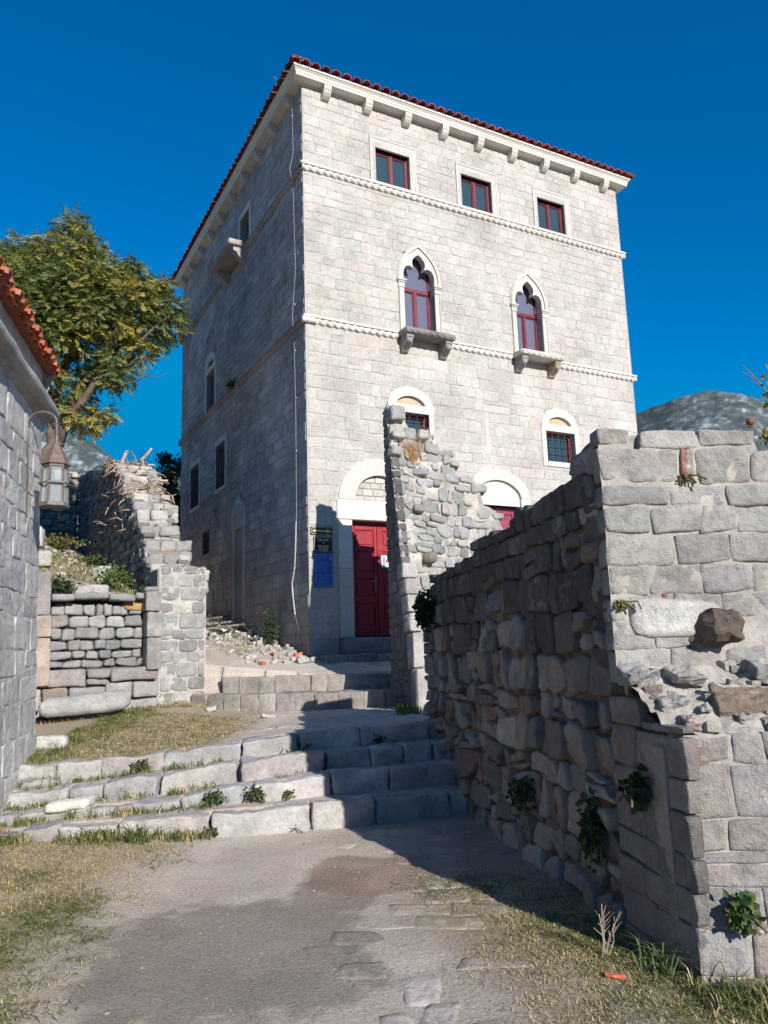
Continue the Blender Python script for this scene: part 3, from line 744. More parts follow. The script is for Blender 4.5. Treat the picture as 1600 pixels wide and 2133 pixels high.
# doors
def door(c, hw2, ztop, arch, col, parent):
    mb = MB()
    # frame
    box(mb, FP, c - hw2, c - hw2 + .05, 1.83, ztop, -.24, -.15, mul(col, .6)); box(mb, FP, c + hw2 - .05, c + hw2, 1.83, ztop, -.24, -.15, mul(col, .6)); box(mb, FP, c - hw2 + .05, c + hw2 - .05, ztop - .07, ztop, -.24, -.15, mul(col, .6))
    d = mb.build('door', M_WOOD, parent)
    for s in (-1, 1):
        mb = MB(); a, b = (c - hw2 + .05, c - .012) if s < 0 else (c + .012, c + hw2 - .05)
        box(mb, FP, a, b, 1.85, ztop - .08, -.25, -.20, col)
        st = .085; zs = [1.85, 2.05, 2.50, 2.62, 2.98, 3.10, 3.52, 3.62, ztop - .16, ztop - .08]
        bevbox(mb, FP, a, a + st, 1.85, ztop - .08, -.20, -.17, col, .006); bevbox(mb, FP, b - st, b, 1.85, ztop - .08, -.20, -.17, col, .006)
        for k in range(0, 10, 2): bevbox(mb, FP, a + st, b - st, zs[k], zs[k + 1], -.20, -.172, col, .006)
        for k in range(1, 8, 2):
            e = .03; bevbox(mb, FP, a + st + e, b - st - e, zs[k] + e, zs[k + 1] - e, -.20, -.182, mul(col, .95), .012)
        mb.build('leaf', M_WOOD, d)
    mb = MB(); box(mb, FP, c - .03, c + .03, 1.85, ztop - .09, -.17, -.145, mul(col, .9)); mb.build('cover_strip', M_WOOD, d)
    mb = MB(); hx = c - .075
    bevbox(mb, FP, hx - .022, hx + .022, 2.72, 3.02, -.172, -.16, (.18, .17, .15), .004); tube(mb, [FP(hx, 2.92, -.16), FP(hx, 2.92, -.10), FP(hx - .04, 2.92, -.095), FP(hx - .14, 2.915, -.10)], .011, (.2, .19, .17), 6)
    mb.build('handle', M_METAL, d)
    return d
d1 = door(D1C, .65, 4.1, True, RED, palace)
d2 = door(D2C, .60, 4.6, False, (.26, .045, .075), palace)
mb = MB()
bevbox(mb, FP, D1C - .95, D1C - .65, 1.55, 3.14, -.24, .022, CREAM, .01); bevbox(mb, FP, D1C - .95, D1C - .65, 3.146, 4.1, -.24, .018, WHITE, .01)
bevbox(mb, FP, D1C + .65, D1C + .95, 1.55, 3.14, -.24, .022, CREAM, .01); bevbox(mb, FP, D1C + .65, D1C + .95, 3.146, 4.1, -.24, .018, WHITE, .01)
bevbox(mb, FP, D1C - .97, D1C + .97, 4.106, 4.5, -.24, .03, WHITE, .012)
th = [math.pi * (1 - k / 24) for k in range(25)]
O_ = [(D1C + .93 * math.cos(t), 4.506 + .87 * math.sin(t)) for t in th]; I_ = [(D1C + .58 * math.cos(t), 4.506 + .53 * math.sin(t)) for t in th]
ringstrip(mb, FP, O_, I_, -.14, .025, CREAM)
quad(mb, FP(D1C - .6, 4.5, -.09), FP(D1C + .6, 4.5, -.09), FP(D1C + .6, 5.05, -.09), FP(D1C - .6, 5.05, -.09), (.40, .37, .34))
mb.build('surround', M_TRIM, d1)
mb = MB(); masonry(mb, lambda u, v, d: FP(u, v, d - .075), layout(D1C - .59, D1C + .59, 4.5, 5.04, (.10, .15), (.14, .28), rng), ([(.46, .41, .38), (.50, .46, .42), (.44, .40, .37)], [1, 1, 1]), rng, n=(2, 2), gap=.003, bulge=.006, back=.03, dirt=.15); mb.build('blind_arch', M_ASH, d1)
mb = MB()
bevbox(mb, FP, D2C - .87, D2C - .60, 1.55, 4.6, -.24, .022, CREAM, .01); bevbox(mb, FP, D2C + .60, D2C + .87, 1.55, 4.78, -.24, .022, WHITE, .01); bevbox(mb, FP, D2C - .87, D2C - .6, 4.606, 4.78, -.24, .02, WHITE, .01)
x_ = np.linspace(-1, 1, 25)
O_ = [(D2C + .87 * x, 4.786 + .62 * math.sqrt(max(0, 1 - x * x)) ** 1.1) for x in x_]; I_ = [(D2C + .62 * x, 4.786 + .38 * math.sqrt(max(0, 1 - x * x)) ** 1.2) for x in x_]
ringstrip(mb, FP, O_, I_, -.14, .025, CREAM)
prism(mb, I_ + [(D2C + .62, 4.60), (D2C - .62, 4.60)], lambda u, v, w_: FP(u, v, w_), -.12, -.045, WHITE); mb.build('surround', M_TRIM, d2)
mb = MB(); rock(mb, lambda x, y, z: FP(D1C + x, 1.66 + z, .17 + y), (1.95, .42, .33), (.24, .235, .24), .03, .01, (8, 3, 3), seed=3, freq=5); mb.build('threshold', M_STEP, d1, smooth=True)
# side-wall windows
for i, (a, b, c, d) in enumerate(SW):
    mb = MB(); sash(mb, SP, a, b, c, d, -.2, .05, i != 4, (.05, .02, .022)); wn = mb.build('window', M_WOOD, palace); pane(SP, a + .04, b - .04, c + .04, d - .04, -.235, wn)
    mb = MB(); c_ = (.62, .59, .55) if i else (.66, .63, .59)
    if i == 4: c_ = (.40, .38, .36)
    for e in ((a - .11, a), (b, b + .11)): bevbox(mb, SP, e[0], e[1], c - .09, d, -.19, .018, c_, .01)
    bevbox(mb, SP, a - .11, b + .11, d + .002, d + .15, -.19, .02, c_, .01); bevbox(mb, SP, a + .002, b - .002, c - .09, c, -.19, .03, c_, .01)
    if i == 3:
        g = (a + b) / 2
        A1 = [(g + .52 * x, 9.505 + .36 * math.sqrt(max(0, 1 - x * x))) for x in np.linspace(-1, 1, 15)]; A2 = [(g + .33 * x, 9.505 + .19 * math.sqrt(max(0, 1 - x * x))) for x in np.linspace(-1, 1, 15)]
        ringstrip(mb, SP, A1, A2, -.1, .02, c_); prism(mb, A2, lambda u, v, w_: SP(u, v, w_), -.1, -.05, (.22, .17, .13))
    mb.build('surround', M_TRIM if i != 4 else M_SIDE, wn)
    if i in (1, 2, 4):
        mb = MB()
        for k in range(4): t = a + .05 + (b - a - .1) * k / 3; tube(mb, [SP(t, c, .02), SP(t, d, .02)], .011, (.02, .02, .02), 5)
        for k in range(4): z = c + .1 + (d - c - .2) * k / 3; tube(mb, [SP(a - .02, z, .03), SP(b + .02, z, .03)], .011, (.02, .02, .02), 5)
        mb.build('grille', M_METAL, wn)
    if i == 0:
        mb = MB(); rock(mb, lambda x, y, z: SP(4.4 + x, 11.5 + z, .24 + y), (1.75, .50, .16), (.36, .33, .30), .04, .008, (8, 3, 3), seed=12, freq=5); mb.build('sill', M_SIDE, wn, smooth=True)
        for s in (3.72, 5.08):
            mb = MB(); prism(mb, [(0, 0), (.36, 0), (.36, -.1), (.28, -.13), (.22, -.24), (.1, -.32), (0, -.34)], lambda u, v, w_: SP(s + w_, 11.42 + v, u - .005), -.11, .11, (.36, .33, .30)); mb.build('sill_bracket', M_SIDE, wn)
# lightning cable down the side wall
mb = MB(); pts = [(.44, 13.7, .47), (.44, 13.66, .30), (.44, 13.5, .09), (.44, 13.2, .04), (.42, 12.0, .04), (.42, 11.6, .13), (.42, 11.3, .05), (.38, 9.35, .04), (.44, 8.3, .1), (.46, 7.9, .05), (.47, 6.3, .04), (.49, 4.1, .04)]
pts = [SP(s + .012 * math.sin(i * 2.3), z, d) for i, (s, z, d) in enumerate(pts)]; tube(mb, pts, .0055, (.30, .30, .32), 5)
for z in (12.9, 12.1, 11.3, 10.6, 9.7, 8.6, 7.6, 6.6, 5.5): rock(mb, lambda x, y, z_: SP(.43 + x + .02, z + z_, .035 + y), (.04, .04, .04), (.34, .34, .35), .02, .003, (2, 2, 2))
tube(mb, [SP(.49, 4.1, .05), SP(.51, 3.9, .05), SP(.54, 3.55, .05), SP(.60, 3.2, .05), SP(.72, 2.9, .06), SP(.66, 2.6, .06), SP(.60, 2.3, .05)], .015, (.42, .42, .43), 6)
tube(mb, [SP(.60, 2.3, .05), SP(.45, 2.0, .04), SP(.3, 1.7, .04), SP(.18, 1.5, .04)], .008, (.16, .16, .17), 5)
mb.build('lightning_cable', M_METAL, palace)

# --- signs on the corner of the front
def text(name, s, F, t, z, size, d, parent, col, align='CENTER', bold=0.0, sx=1.0):
    cu = bpy.data.curves.new(name, 'FONT'); cu.body = s; cu.size = size; cu.align_x = align; cu.offset = bold; cu.extrude = .0015
    ob = bpy.data.objects.new(name, cu); COL.objects.link(ob)
    me = bpy.data.meshes.new_from_object(ob.evaluated_get(bpy.context.evaluated_depsgraph_get()))
    bpy.data.objects.remove(ob); mb = MB()
    mb.add([F(t + v.co.x * sx, z + v.co.y, d + v.co.z) for v in me.vertices], [tuple(p.vertices) for p in me.polygons], col)
    return mb.build(name, M_PAINT, parent)
def rrect(t0, t1, z0, z1, c):
    return [(t0 + c, z0), (t1 - c, z0), (t1, z0 + c), (t1, z1 - c), (t1 - c, z1), (t0 + c, z1), (t0, z1 - c), (t0, z0 + c)]
def rim(mb, F, t0, t1, z0, z1, c, th_, d0, d1, col):
    o, i = rrect(t0, t1, z0, z1, c), rrect(t0 + th_, t1 - th_, z0 + th_, z1 - th_, c * .9)
    ringstrip(mb, F, o + [o[0]], i + [i[0]], d0, d1, col)
Q3 = lambda u, v, w_: FP(u, v, w_)
YEL = (.58, .55, .20); BLK = (.012, .016, .014)
sg = thing('direction_sign', tuple(FP(.265, 3.84, .02)), 'small black sign with a pale yellow arrow pointing right on the palace corner', 'sign')
mb = MB(); prism(mb, rrect(.035, .495, 3.775, 3.925, .012), Q3, .012, .03, BLK); mb.build('board', M_PAINT, sg)
mb = MB(); rim(mb, FP, .045, .485, 3.785, 3.915, .03, .008, .03, .0325, (.45, .42, .22)); mb.build('border', M_PAINT, sg)
mb = MB(); prism(mb, [(.075, 3.832), (.08, 3.868), (.36, 3.862), (.36, 3.888), (.47, 3.848), (.36, 3.808), (.36, 3.832)], Q3, .0302, .0335, YEL); mb.build('arrow', M_PAINT, sg)
sg = thing('name_sign', tuple(FP(.285, 3.58, .02)), 'black plaque with gold lettering PALATA 8 PALACE on the palace corner', 'sign')
mb = MB(); prism(mb, rrect(.09, .485, 3.44, 3.735, .012), Q3, .012, .03, BLK); mb.build('board', M_PAINT, sg)
mb = MB(); rim(mb, FP, .10, .475, 3.45, 3.725, .035, .007, .03, .0325, (.45, .42, .22)); mb.build('border', M_PAINT, sg)
GOLD = (.62, .58, .38)
for s, z, sz in (('PALATA', 3.655, .062), ('8', 3.598, .05), ('PALACE', 3.533, .062), ('H.VIJEK', 3.474, .062)): text('lettering', s, FP, .288, z, sz, .0315, sg, GOLD, bold=.0015)
sg = thing('info_board', tuple(FP(.28, 3.1, .02)), 'tall blue information board with lines of small text under the black plaque', 'sign')
mb = MB(); prism(mb, rrect(.085, .482, 2.78, 3.425, .01), Q3, .012, .03, (.012, .10, .36)); mb.build('board', M_PAINT, sg)
mb = MB(); rim(mb, FP, .105, .465, 2.80, 3.395, .006, .006, .03, .0322, (.35, .45, .70)); mb.build('border', M_PAINT, sg)
rng2 = random.Random(4)
for nm, rows in (('heading', range(0, 3)), ('paragraph', range(4, 12)), ('paragraph', range(13, 21))):
    mb = MB()
    for k in rows:
        z = 3.36 - k * .026; l = rng2.uniform(.2, .31) if k > 2 else .22; t = .125
        while t < .125 + l:
            e = min(t + rng2.uniform(.015, .05), .125 + l); box(mb, FP, t, e, z - .005, z + .005, .0302, .0316, (.14, .27, .54)); t = e + .008
    mb.build(nm, M_PAINT, sg)
mb = MB(); box(mb, FP, .41, .445, 3.30, 3.37, .0302, .0316, (.16, .30, .55)); mb.build('emblem', M_PAINT, sg)
nt2 = thing('paper_notice', tuple(FP(1.72, 3.3, -.17)), 'small white and blue paper notice pinned to the red palace door', 'notice')
mb = MB(); box(mb, FP, 1.64, 1.86, 3.20, 3.44, -.1695, -.1665, (.72, .74, .75)); mb.build('sheet', M_PAINT, nt2)
mb = MB(); box(mb, FP, 1.66, 1.72, 3.22, 3.42, -.1663, -.1655, (.12, .32, .42)); prism(mb, [(1.77 + .045 * math.cos(t * .785), 3.33 + .05 * math.sin(t * .785)) for t in range(8)], Q3, -.1664, -.1655, (.45, .10, .14)); mb.build('picture', M_PAINT, nt2)

# ------------------------------------------------------------------ house on the left with tiled eave
HC = Vector((-4.07, 8.95, 0)); HD = Vector((.216, -.976, 0)).normalized(); HN = Vector((.976, .216, 0)).normalized()   # from its far corner towards the viewer; HN faces the path
house = thing('stone_house', (-4.6, 6.5, .3), 'grey weathered stone house with orange tiled eave at the left edge behind the lantern', 'house')
def HP(u, v, d=0.): return HC + HD * u + HN * (d + .10 * (1 - min(1, v / 4.4))) + Z_ * v      # u from the far corner, battered face
def HE(u, v, d=0.): return HC - HN * u + HD * (.0 - d) + Z_ * v + HN * (.10 * (1 - min(1, v / 4.4)))    # the far end wall
PAL_H = ([(.50, .49, .48), (.46, .45, .445), (.54, .53, .51), (.42, .415, .41), (.49, .455, .42)], [5, 4, 3, 1.5, 1])
rng = random.Random(21); mb = MB()
sheet(mb, HP, -.02, 7.2, .2, 4.45, 160, 100, -.006, .012, (.54, .52, .50), 5.)
masonry(mb, HP, layout(0, 7.2, .25, 4.42, (.22, .40), (.3, .8), rng, split=.1), PAL_H, rng, n=(8, 7), gap=.004, r=.014, bulge=.002, rough=.013, back=.1, jit=.02, corner=.05, freq=6, dirt=.02, step=.004)
sheet(mb, HE, 0, 5, .2, 4.45, 20, 16, -.012, .012, (.38, .375, .37), 4.)
masonry(mb, HE, layout(0.0, 5, .25, 4.42, (.22, .40), (.3, .8), rng), PAL_H, rng, n=(3, 3), gap=.008, r=.03, bulge=.012, rough=.012, back=.1, jit=.02, dirt=.2)
mb.build('wall', M_HOUSE, house)
# stone gutter moulding
mb = MB(); vs = []; fs = []; m_ = 14; NU = 60
prf = []
for k in range(9):
    a = -math.pi * .62 + math.pi * 1.15 * k / 8; prf.append((.10 + .085 * math.cos(a), 4.54 + .085 * math.sin(a)))
prf = [(-.05, 4.40), (.03, 4.42), (.05, 4.46)] + prf + [(.06, 4.64), (-.05, 4.66)]
m_ = len(prf)
for i in range(NU + 1):
    u = lerp(-.16, 7.2, i / NU)
    for (d, z) in prf:
        q = .012 * mn.noise(Vector((u * 5, d * 9, z * 9))); vs.append(HP(u, z + q, d + q)) 
for i in range(NU):
    for k in range(m_ - 1): fs.append((i * m_ + k, (i + 1) * m_ + k, (i + 1) * m_ + k + 1, i * m_ + k + 1))
fs.append(tuple(range(m_))); mb.add(vs, fs, (.37, .355, .34)); mb.build('moulding', M_HOUSE, house, smooth=True)
# plaster band under the eave
mb = MB()
def HPp(u, v, d=0.): return HC + HD * u + HN * d + Z_ * v
sheet(mb, HPp, .02, 7.2, 4.64, 5.08, 90, 8, -.01, .018, (.50, .485, .465), 6.); 
sheet(mb, HPp, -.02, 7.2, 4.64, 4.70, 90, 3, .05, .02, (.46, .44, .42), 9.)
quad(mb, HPp(.02, 4.6, 0), HPp(.02, 5.1, 0), HPp(.02, 5.1, -3), HPp(.02, 4.6, -3), (.45, .43, .41)); mb.build('plaster_band', M_MORT, house)
# roof
mb = MB(); sl = math.tan(R(20)); ZR = 5.02
def HR(u, y, h): return HC + HD * u + HN * (.13 - y) + Z_ * (ZR + y * sl + h)
quad(mb, HR(-.05, .02, -.02), HR(7.2, .02, -.02), HR(7.2, 3.2, -.02), HR(-.05, 3.2, -.02), (.33, .11, .06))
quad(mb, HR(-.05, .02, -.02), HR(-.05, 3.2, -.02), HPp(-.05, 4.7, -3), HPp(-.05, 4.7, 0), (.4, .38, .36))
for i in range(34):
    u = -.06 + i * .215
    for under in (0, 1):
        y = (-.02 if under else -.06) + rng.uniform(-.03, .03); seg = 0
        while y < 3.1:
            e = y + (.42 if seg < 4 else 1.2); rad = .095; m_ = 8; vs = []; uo = u + (.1075 if under else 0) + rng.uniform(-.006, .006)
            c = vary(rng, rng.choice([(.50, .14, .06), (.44, .12, .06), (.56, .19, .09), (.40, .15, .10), (.36, .11, .07)]), .2, .06)
            sg_ = -1 if under else 1
            for (yy, r1, up) in ((y, rad * (1.0 if not under else .92), .028 if not under else .06), (e, rad * .85, .01 if not under else .045)):
                for rr2 in (r1, r1 - .016):
                    for k in range(m_ + 1):
                        a = math.pi * k / m_; vs.append(HR(uo + rr2 * math.cos(a), yy, up + sg_ * rr2 * math.sin(a) * .9))
            q = 2 * (m_ + 1); fs = []
            for k in range(m_): fs += [(k, k + 1, q + k + 1, q + k), (k, m_ + 1 + k, m_ + 2 + k, k + 1), (m_ + 1 + k, q + m_ + 1 + k, q + m_ + 2 + k, m_ + 2 + k)]
            fs += [(0, q, q + m_ + 1, m_ + 1), (m_, 2 * m_ + 1, q + 2 * m_ + 1, q + m_)]
            mb.add(vs, fs, c); y = e - .05; seg += 1
mb.build('roof', M_TILE, house)
# wire on the wall
mb = MB(); tube(mb, [HP(.72 + .02 * math.sin(k), 4.2 - k * .16, .012) for k in range(8)], .008, (.06, .055, .05), 5); mb.build('cable', M_METAL, house)

# ------------------------------------------------------------------ lantern
LT = Vector((-3.60, 8.30, 3.24))
lan = thing('wall_lantern', tuple(LT), 'rusty six sided lantern with frosted panes on a curved iron arm on the left house', 'lantern')
def LF(a, r_, z): return LT + Vector((math.cos(a) * r_, math.sin(a) * r_, z))
RU = (.15, .125, .11)
mb = MB()
wall_p = Vector((-4.05, 8.26, 3.5))
arm = [wall_p, Vector((-3.975, 8.265, 3.75)), Vector((-3.955, 8.27, 4.05)), Vector((-3.94, 8.27, 4.18))]
for k in range(9):
    t = math.pi * (1 - k / 8); arm.append(Vector((-3.765 + .165 * math.cos(t), 8.285, 4.19 + .13 * math.sin(t))))
arm.append(Vector((-3.60, 8.30, 4.06)))
tube(mb, arm, .014, mul(RU, .9), 6)
ar2 = [p + Vector((.02 + .02 * i / len(arm), 0, -.03)) for i, p in enumerate(arm[4:])]; tube(mb, ar2, .006, (.05, .045, .04), 5)
tube(mb, [Vector((-3.95, 8.27, 4.13)), Vector((-3.93, 8.25, 3.9)), Vector((-3.97, 8.24, 3.65)), Vector((-4.0, 8.25, 3.55))], .007, (.05, .045, .04), 5)
mb.build('arm', M_METAL, lan)
mb = MB(); b0 = math.pi / 6; rt, rb, zt = .125, .145, .46
an = [b0 + math.pi / 3 * k for k in range(6)]
def hexring(z0, z1, ra, rb2, th_):
    vs = []
    for a in an: vs += [LF(a, ra, z0), LF(a, rb2, z1), LF(a, rb2 - th_, z1), LF(a, ra - th_, z0)]
    fs = []
    for k in range(6):
        p, q = k * 4, ((k + 1) % 6) * 4
        for j in range(4): fs.append((p + j, q + j, q + (j + 1) % 4, p + (j + 1) % 4))
    mb.add(vs, fs, RU)
hexring(0, .045, rb + .018, rb + .008, .03); hexring(zt - .02, zt + .02, rt + .01, rt + .012, .03); hexring(.245, .262, .172, .171, .02)
for a in an: tube(mb, [LF(a, rb - .004, .03), LF(a, rt - .002, zt)], .012, RU, 5)
for k in range(6): quad(mb, LF(an[k], .01, .01), LF(an[k], rb, .01), LF(an[(k + 1) % 6], rb, .01), LF(an[(k + 1) % 6], .01, .01), mul(RU, .8))
mb.build('frame', M_METAL, lan)
mb = MB(); vs = [LF(a, rt + .035, zt + .01) for a in an] + [LF(a, .035, zt + .25) for a in an] + [LF(a, rt + .02, zt) for a in an]
mb.add(vs, [(k, (k + 1) % 6, 6 + (k + 1) % 6, 6 + k) for k in range(6)] + [tuple(range(6, 12))] + [(k, 12 + k, 12 + (k + 1) % 6, (k + 1) % 6) for k in range(6)], (.15, .105, .088))
tube(mb, [LF(0, 0, zt + .24), LF(0, 0, zt + .35)], .02, RU, 6); mb.build('lantern_roof', M_METAL, lan)
for k in range(6):
    a, b = an[k], an[(k + 1) % 6]
    mb = MB(); quad(mb, LF(a, rb - .012, .04), LF(b, rb - .012, .04), LF(b, rt - .008, zt - .01), LF(a, rt - .008, zt - .01), (.6, .65, .68)); mb.build('pane', M_LAMPGLASS, lan)
mb = MB(); rock(mb, lambda x, y, z: LT + Vector((x + .03, y, z + .36)), (.085, .085, .14), (.85, .85, .83), .042, .0, (4, 4, 4)); tube(mb, [LT + Vector((.03, 0, .43)), LT + Vector((.03, 0, .50))], .02, (.2, .2, .2), 6); mb.build('bulb', M_PAINT, lan, smooth=True)

# ------------------------------------------------------------------ steps
PAL_ST = [(.38, .37, .37), (.42, .405, .395), (.35, .345, .35), (.44, .42, .40), (.40, .37, .36)]
def step(idx, label, x0, x1, lens, seed):
    rg = random.Random(seed); mb = MB(); x = x0
    while x < x1 - .05:
        l = rg.uniform(*lens); e = x + l
        if x1 - e < lens[0] * .6: e = x1
        xm = (x + e) / 2; y = s1(xm) + .4 * idx; z = lz(idx, xm); zb = lz(idx - 1, xm) if idx else 0
        yl, yr = s1(x) + .4 * idx, s1(e) + .4 * idx; ang = math.atan2(yr - yl, e - x)
        slope = (lz(idx, e) - lz(idx, x)) / (e - x)
        h = z - zb + .14; dp = rg.uniform(.26, .36)
        ux = Vector((math.cos(ang), math.sin(ang), slope)).normalized()
        F = frame((xm, y + dp / 2 + rg.uniform(-.025, .025), z - h / 2 + rg.uniform(-.012, .006)), ux)
        rock(mb, F, (math.hypot(e - x, yr - yl) - rg.uniform(.004, .02), dp, h), vary(rg, rg.choice(PAL_ST), .08), .020, .016, (max(5, int(l / .05)), 7, 7), seed=rg.uniform(0, 90), freq=7, patch=((.56, .53, .48), 2.6, .46))
        x = e
    o = mb.build('stone_step', M_STEP, smooth=True)
    return tag(o, label, 'step', 'worn steps up from the path')
step(0, 'lowest worn stone step with clumps of weeds along its foot', -4.3, .92, (.35, .95), 1)
step(1, 'second worn stone step from the path, with leafy weeds on its tread', -4.3, .88, (.3, .85), 2)
step(2, 'third worn stone step from the path, patched with white mortar', -4.3, .82, (.3, .85), 3)
step(3, 'fourth worn stone step from the path, edging the gravel landing', -3.9, .78, (.3, .8), 4)
def upstep(line, z0, z1, x0, x1, label, seed, dp=.55):
    rg = random.Random(seed); mb = MB(); x = x0
    while x < x1 - .05:
        e = min(x1, x + rg.uniform(.24, .42)); e = x1 if x1 - e < .15 else e
        yl, yr = interp(x, *line), interp(e, *line); ang = math.atan2(yr - yl, e - x); xm = (x + e) / 2
        F = frame((xm - math.sin(ang) * dp / 2 * 1, (yl + yr) / 2 + math.cos(ang) * dp / 2, (z0 + z1) / 2 - .03 + rg.uniform(-.008, .008)), (math.cos(ang), math.sin(ang), 0))
        rock(mb, F, (math.hypot(e - x, yr - yl) + .005, dp, z1 - z0 + .06), vary(rg, rg.choice([(.33, .295, .265), (.29, .265, .24), (.37, .335, .30)]), .1), .018, .010, (6, 5, 6), seed=rg.uniform(0, 90), freq=8)
        x = e
    return tag(mb.build('stone_step', M_STEP, smooth=True), label, 'step', 'cobbled steps before the palace')
upstep(R5, .72, .975, -3.18, .1, 'lower of two cobble edged steps below the palace door', 7)
upstep(R6, .96, 1.215, -2.75, -.04, 'upper of two cobble edged steps below the palace door', 8, .7)
mb = MB(); rg = random.Random(9)
t = .02
while t < 2.6:
    e = t + rg.uniform(.3, .6)
    rock(mb, lambda x, y, z: FP((t + e) / 2 + x, 1.42 + z, .42 + y), (e - t, .5, .2), vary(rg, (.30, .29, .28), .1), .03, .012, (5, 4, 3), seed=rg.uniform(0, 60), freq=6); t = e + .005
tag(mb.build('kerb', M_STEP, smooth=True), 'low stone kerb along the foot of the palace front', 'kerb')

# flagstones sunk into the path and the upper court
def flags(name, x0, x1, y0, y1, hr, wr, keep, cols, seed, h=.022, label=None, grp=None):
    rg = random.Random(seed); mb = MB()
    P = lambda u, v, d: Vector((u + .10 * mn.noise(Vector((u, v, 3))), v + .10 * mn.noise(Vector((u, v, 8))), ground_z(u, v) + d))
    for (a, b, c, d) in layout(x0, x1, y0, y1, hr, wr, rg, split=.12):
        if not keep((a + b) / 2, (c + d) / 2, rg): continue
        stone(mb, P, a + .014, b - .014, c + .014, d - .014, mul(vary(rg, mix(rg.choice(cols), ground_col((a + b) / 2, (c + d) / 2), .9), .06), .86), rg, n=(7, 7), r=.008, bulge=h * .12, rough=.0045, back=.04, jit=.034, corner=.10, freq=7, d0=rg.uniform(-.002, .0015), dirt=.03, tilt=.004)
    return tag(mb.build(name, M_STEP, smooth=True), kind='structure')
def kp(x, y, rg):
    p = (x + .3) / 1.4 + .6 * N((x, y, 0), .8)
    return p > -.1 and y < s1(x) - .15 and x < 1.5 - .17 * (y - 4) - .25 and rg.random() < .5
flags('paving', -1.0, 1.5, 2.6, 7.4, (.17, .36), (.18, .42), kp, [(.42, .40, .385), (.46, .435, .415), (.38, .365, .355)], 31)
flags('court_paving', -3.4, .2, 12.95, 14.3, (.2, .3), (.25, .5), lambda x, y, rg: y > interp(x, *R6) + .55 and pal(x, y)[1] < -.5 and rg.random() < .85, [(.47, .45, .425), (.42, .40, .38), (.51, .485, .46)], 33, .03)
flags('landing_paving', -1.9, .4, 8.9, 11.9, (.22, .4), (.3, .6), lambda x, y, rg: rg.random() < .5 and y > s1(x) + 1.75, [(.50, .475, .45), (.46, .435, .41)], 35, .008)

# ------------------------------------------------------------------ near ruined wall on the right
LP_, LQ_ = Vector((1.475, 3.97, 0)), Vector((.65, 8.5, 0))
WD = (LQ_ - LP_).normalized(); WN = Vector((-WD.y, WD.x, 0))                  # along the side face, away from the viewer; out towards the path
def WP(u, v, d=0.):
    if u > .8 and v < 2.3: v = v + .055 * mn.noise(Vector((u * 1.3, v * 1.4, 2))) * min(1, (u - .8) * 3)
    return LP_ + WD * u + WN * (d + .05 * (1 - min(1, v / 2.6))) + Z_ * v
UC = (4.55 - 3.97) / WD.y                                                       # where the tall pier starts
ridge_u = [0, .55, UC - .02, UC, UC + .2, UC + .42, UC + .44, 1.22, 1.26, 1.72, 2.3, 2.36, 2.44, 2.72, 2.76, 3.6, 3.66, 3.95, 4.4, 4.45, 5.3, 5.36, 5.6, 6.4]
ridge_z = [1.10, 1.30, 1.42, 2.88, 2.88, 2.88, 2.90, 2.89, 2.68, 2.68, 2.66, 2.64, 2.52, 2.54, 2.60, 2.60, 2.50, 2.48, 2.42, 2.40, 2.42, 1.98, 1.92, 1.7]
def rz(u): return interp(u, ridge_u, ridge_z)
nw = thing('ruined_wall', (1.6, 5.5, 0), 'massive ruined rubble wall with squared blocks, filling the right foreground', 'wall')
PAL_N = ([(.32, .29, .265), (.25, .232, .22), (.40, .365, .335), (.19, .18, .172), (.32, .26, .225), (.26, .19, .16)], [5, 4, 3, 2.5, 1.5, .9])
PAL_ND = ([(.125, .115, .108), (.105, .099, .095), (.155, .14, .127)], [3, 3, 2])  # dark, dirty stone of the upper side, with its shade put into the colour
rng = random.Random(42); mb = MB()
rects = layout(.78, 5.7, -.1, 2.95, (.13, .30), (.11, .46), rng, prof=rz, split=.36)
lowr = [r_ for r_ in rects if (r_[2] + r_[3]) / 2 < 1.75 + .25 * math.sin(r_[0] * 3) or r_[0] < UC + .3]
upr = [r_ for r_ in rects if r_ not in lowr]
masonry(mb, WP, lowr, PAL_N, rng, n=(10, 9), gap=.011, r=.015, bulge=.008, rough=.022, back=.16, jit=.034, corner=.13, freq=7, dirt=.06, step=.03, tilt=.2)
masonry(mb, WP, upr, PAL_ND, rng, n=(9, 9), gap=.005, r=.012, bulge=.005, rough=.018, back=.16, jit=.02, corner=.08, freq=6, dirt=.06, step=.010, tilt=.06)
mb.build('side_facing', M_NEAR, nw, smooth=True)
mb = MB()   # squared corner blocks of the low buttress, side view
masonry(mb, WP, layout(0, .80, -.12, 1.42, (.15, .22), (.3, .52), rng, prof=lambda u: interp(u, [0, .78], [1.12, 1.36])), ([(.29, .262, .245), (.245, .226, .213), (.32, .285, .258)], [3, 2, 2]), rng, n=(11, 9), gap=.003, r=.008, bulge=.004, rough=.012, back=.06, jit=.010, corner=.04, freq=6, dirt=.10, step=.006, tilt=.02)
# tall pier's side
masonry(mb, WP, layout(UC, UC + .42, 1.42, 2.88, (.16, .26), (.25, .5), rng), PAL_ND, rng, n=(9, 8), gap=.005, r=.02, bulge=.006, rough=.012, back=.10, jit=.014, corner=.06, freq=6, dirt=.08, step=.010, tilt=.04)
mb.build('corner_facing', M_NEAR, nw, smooth=True)
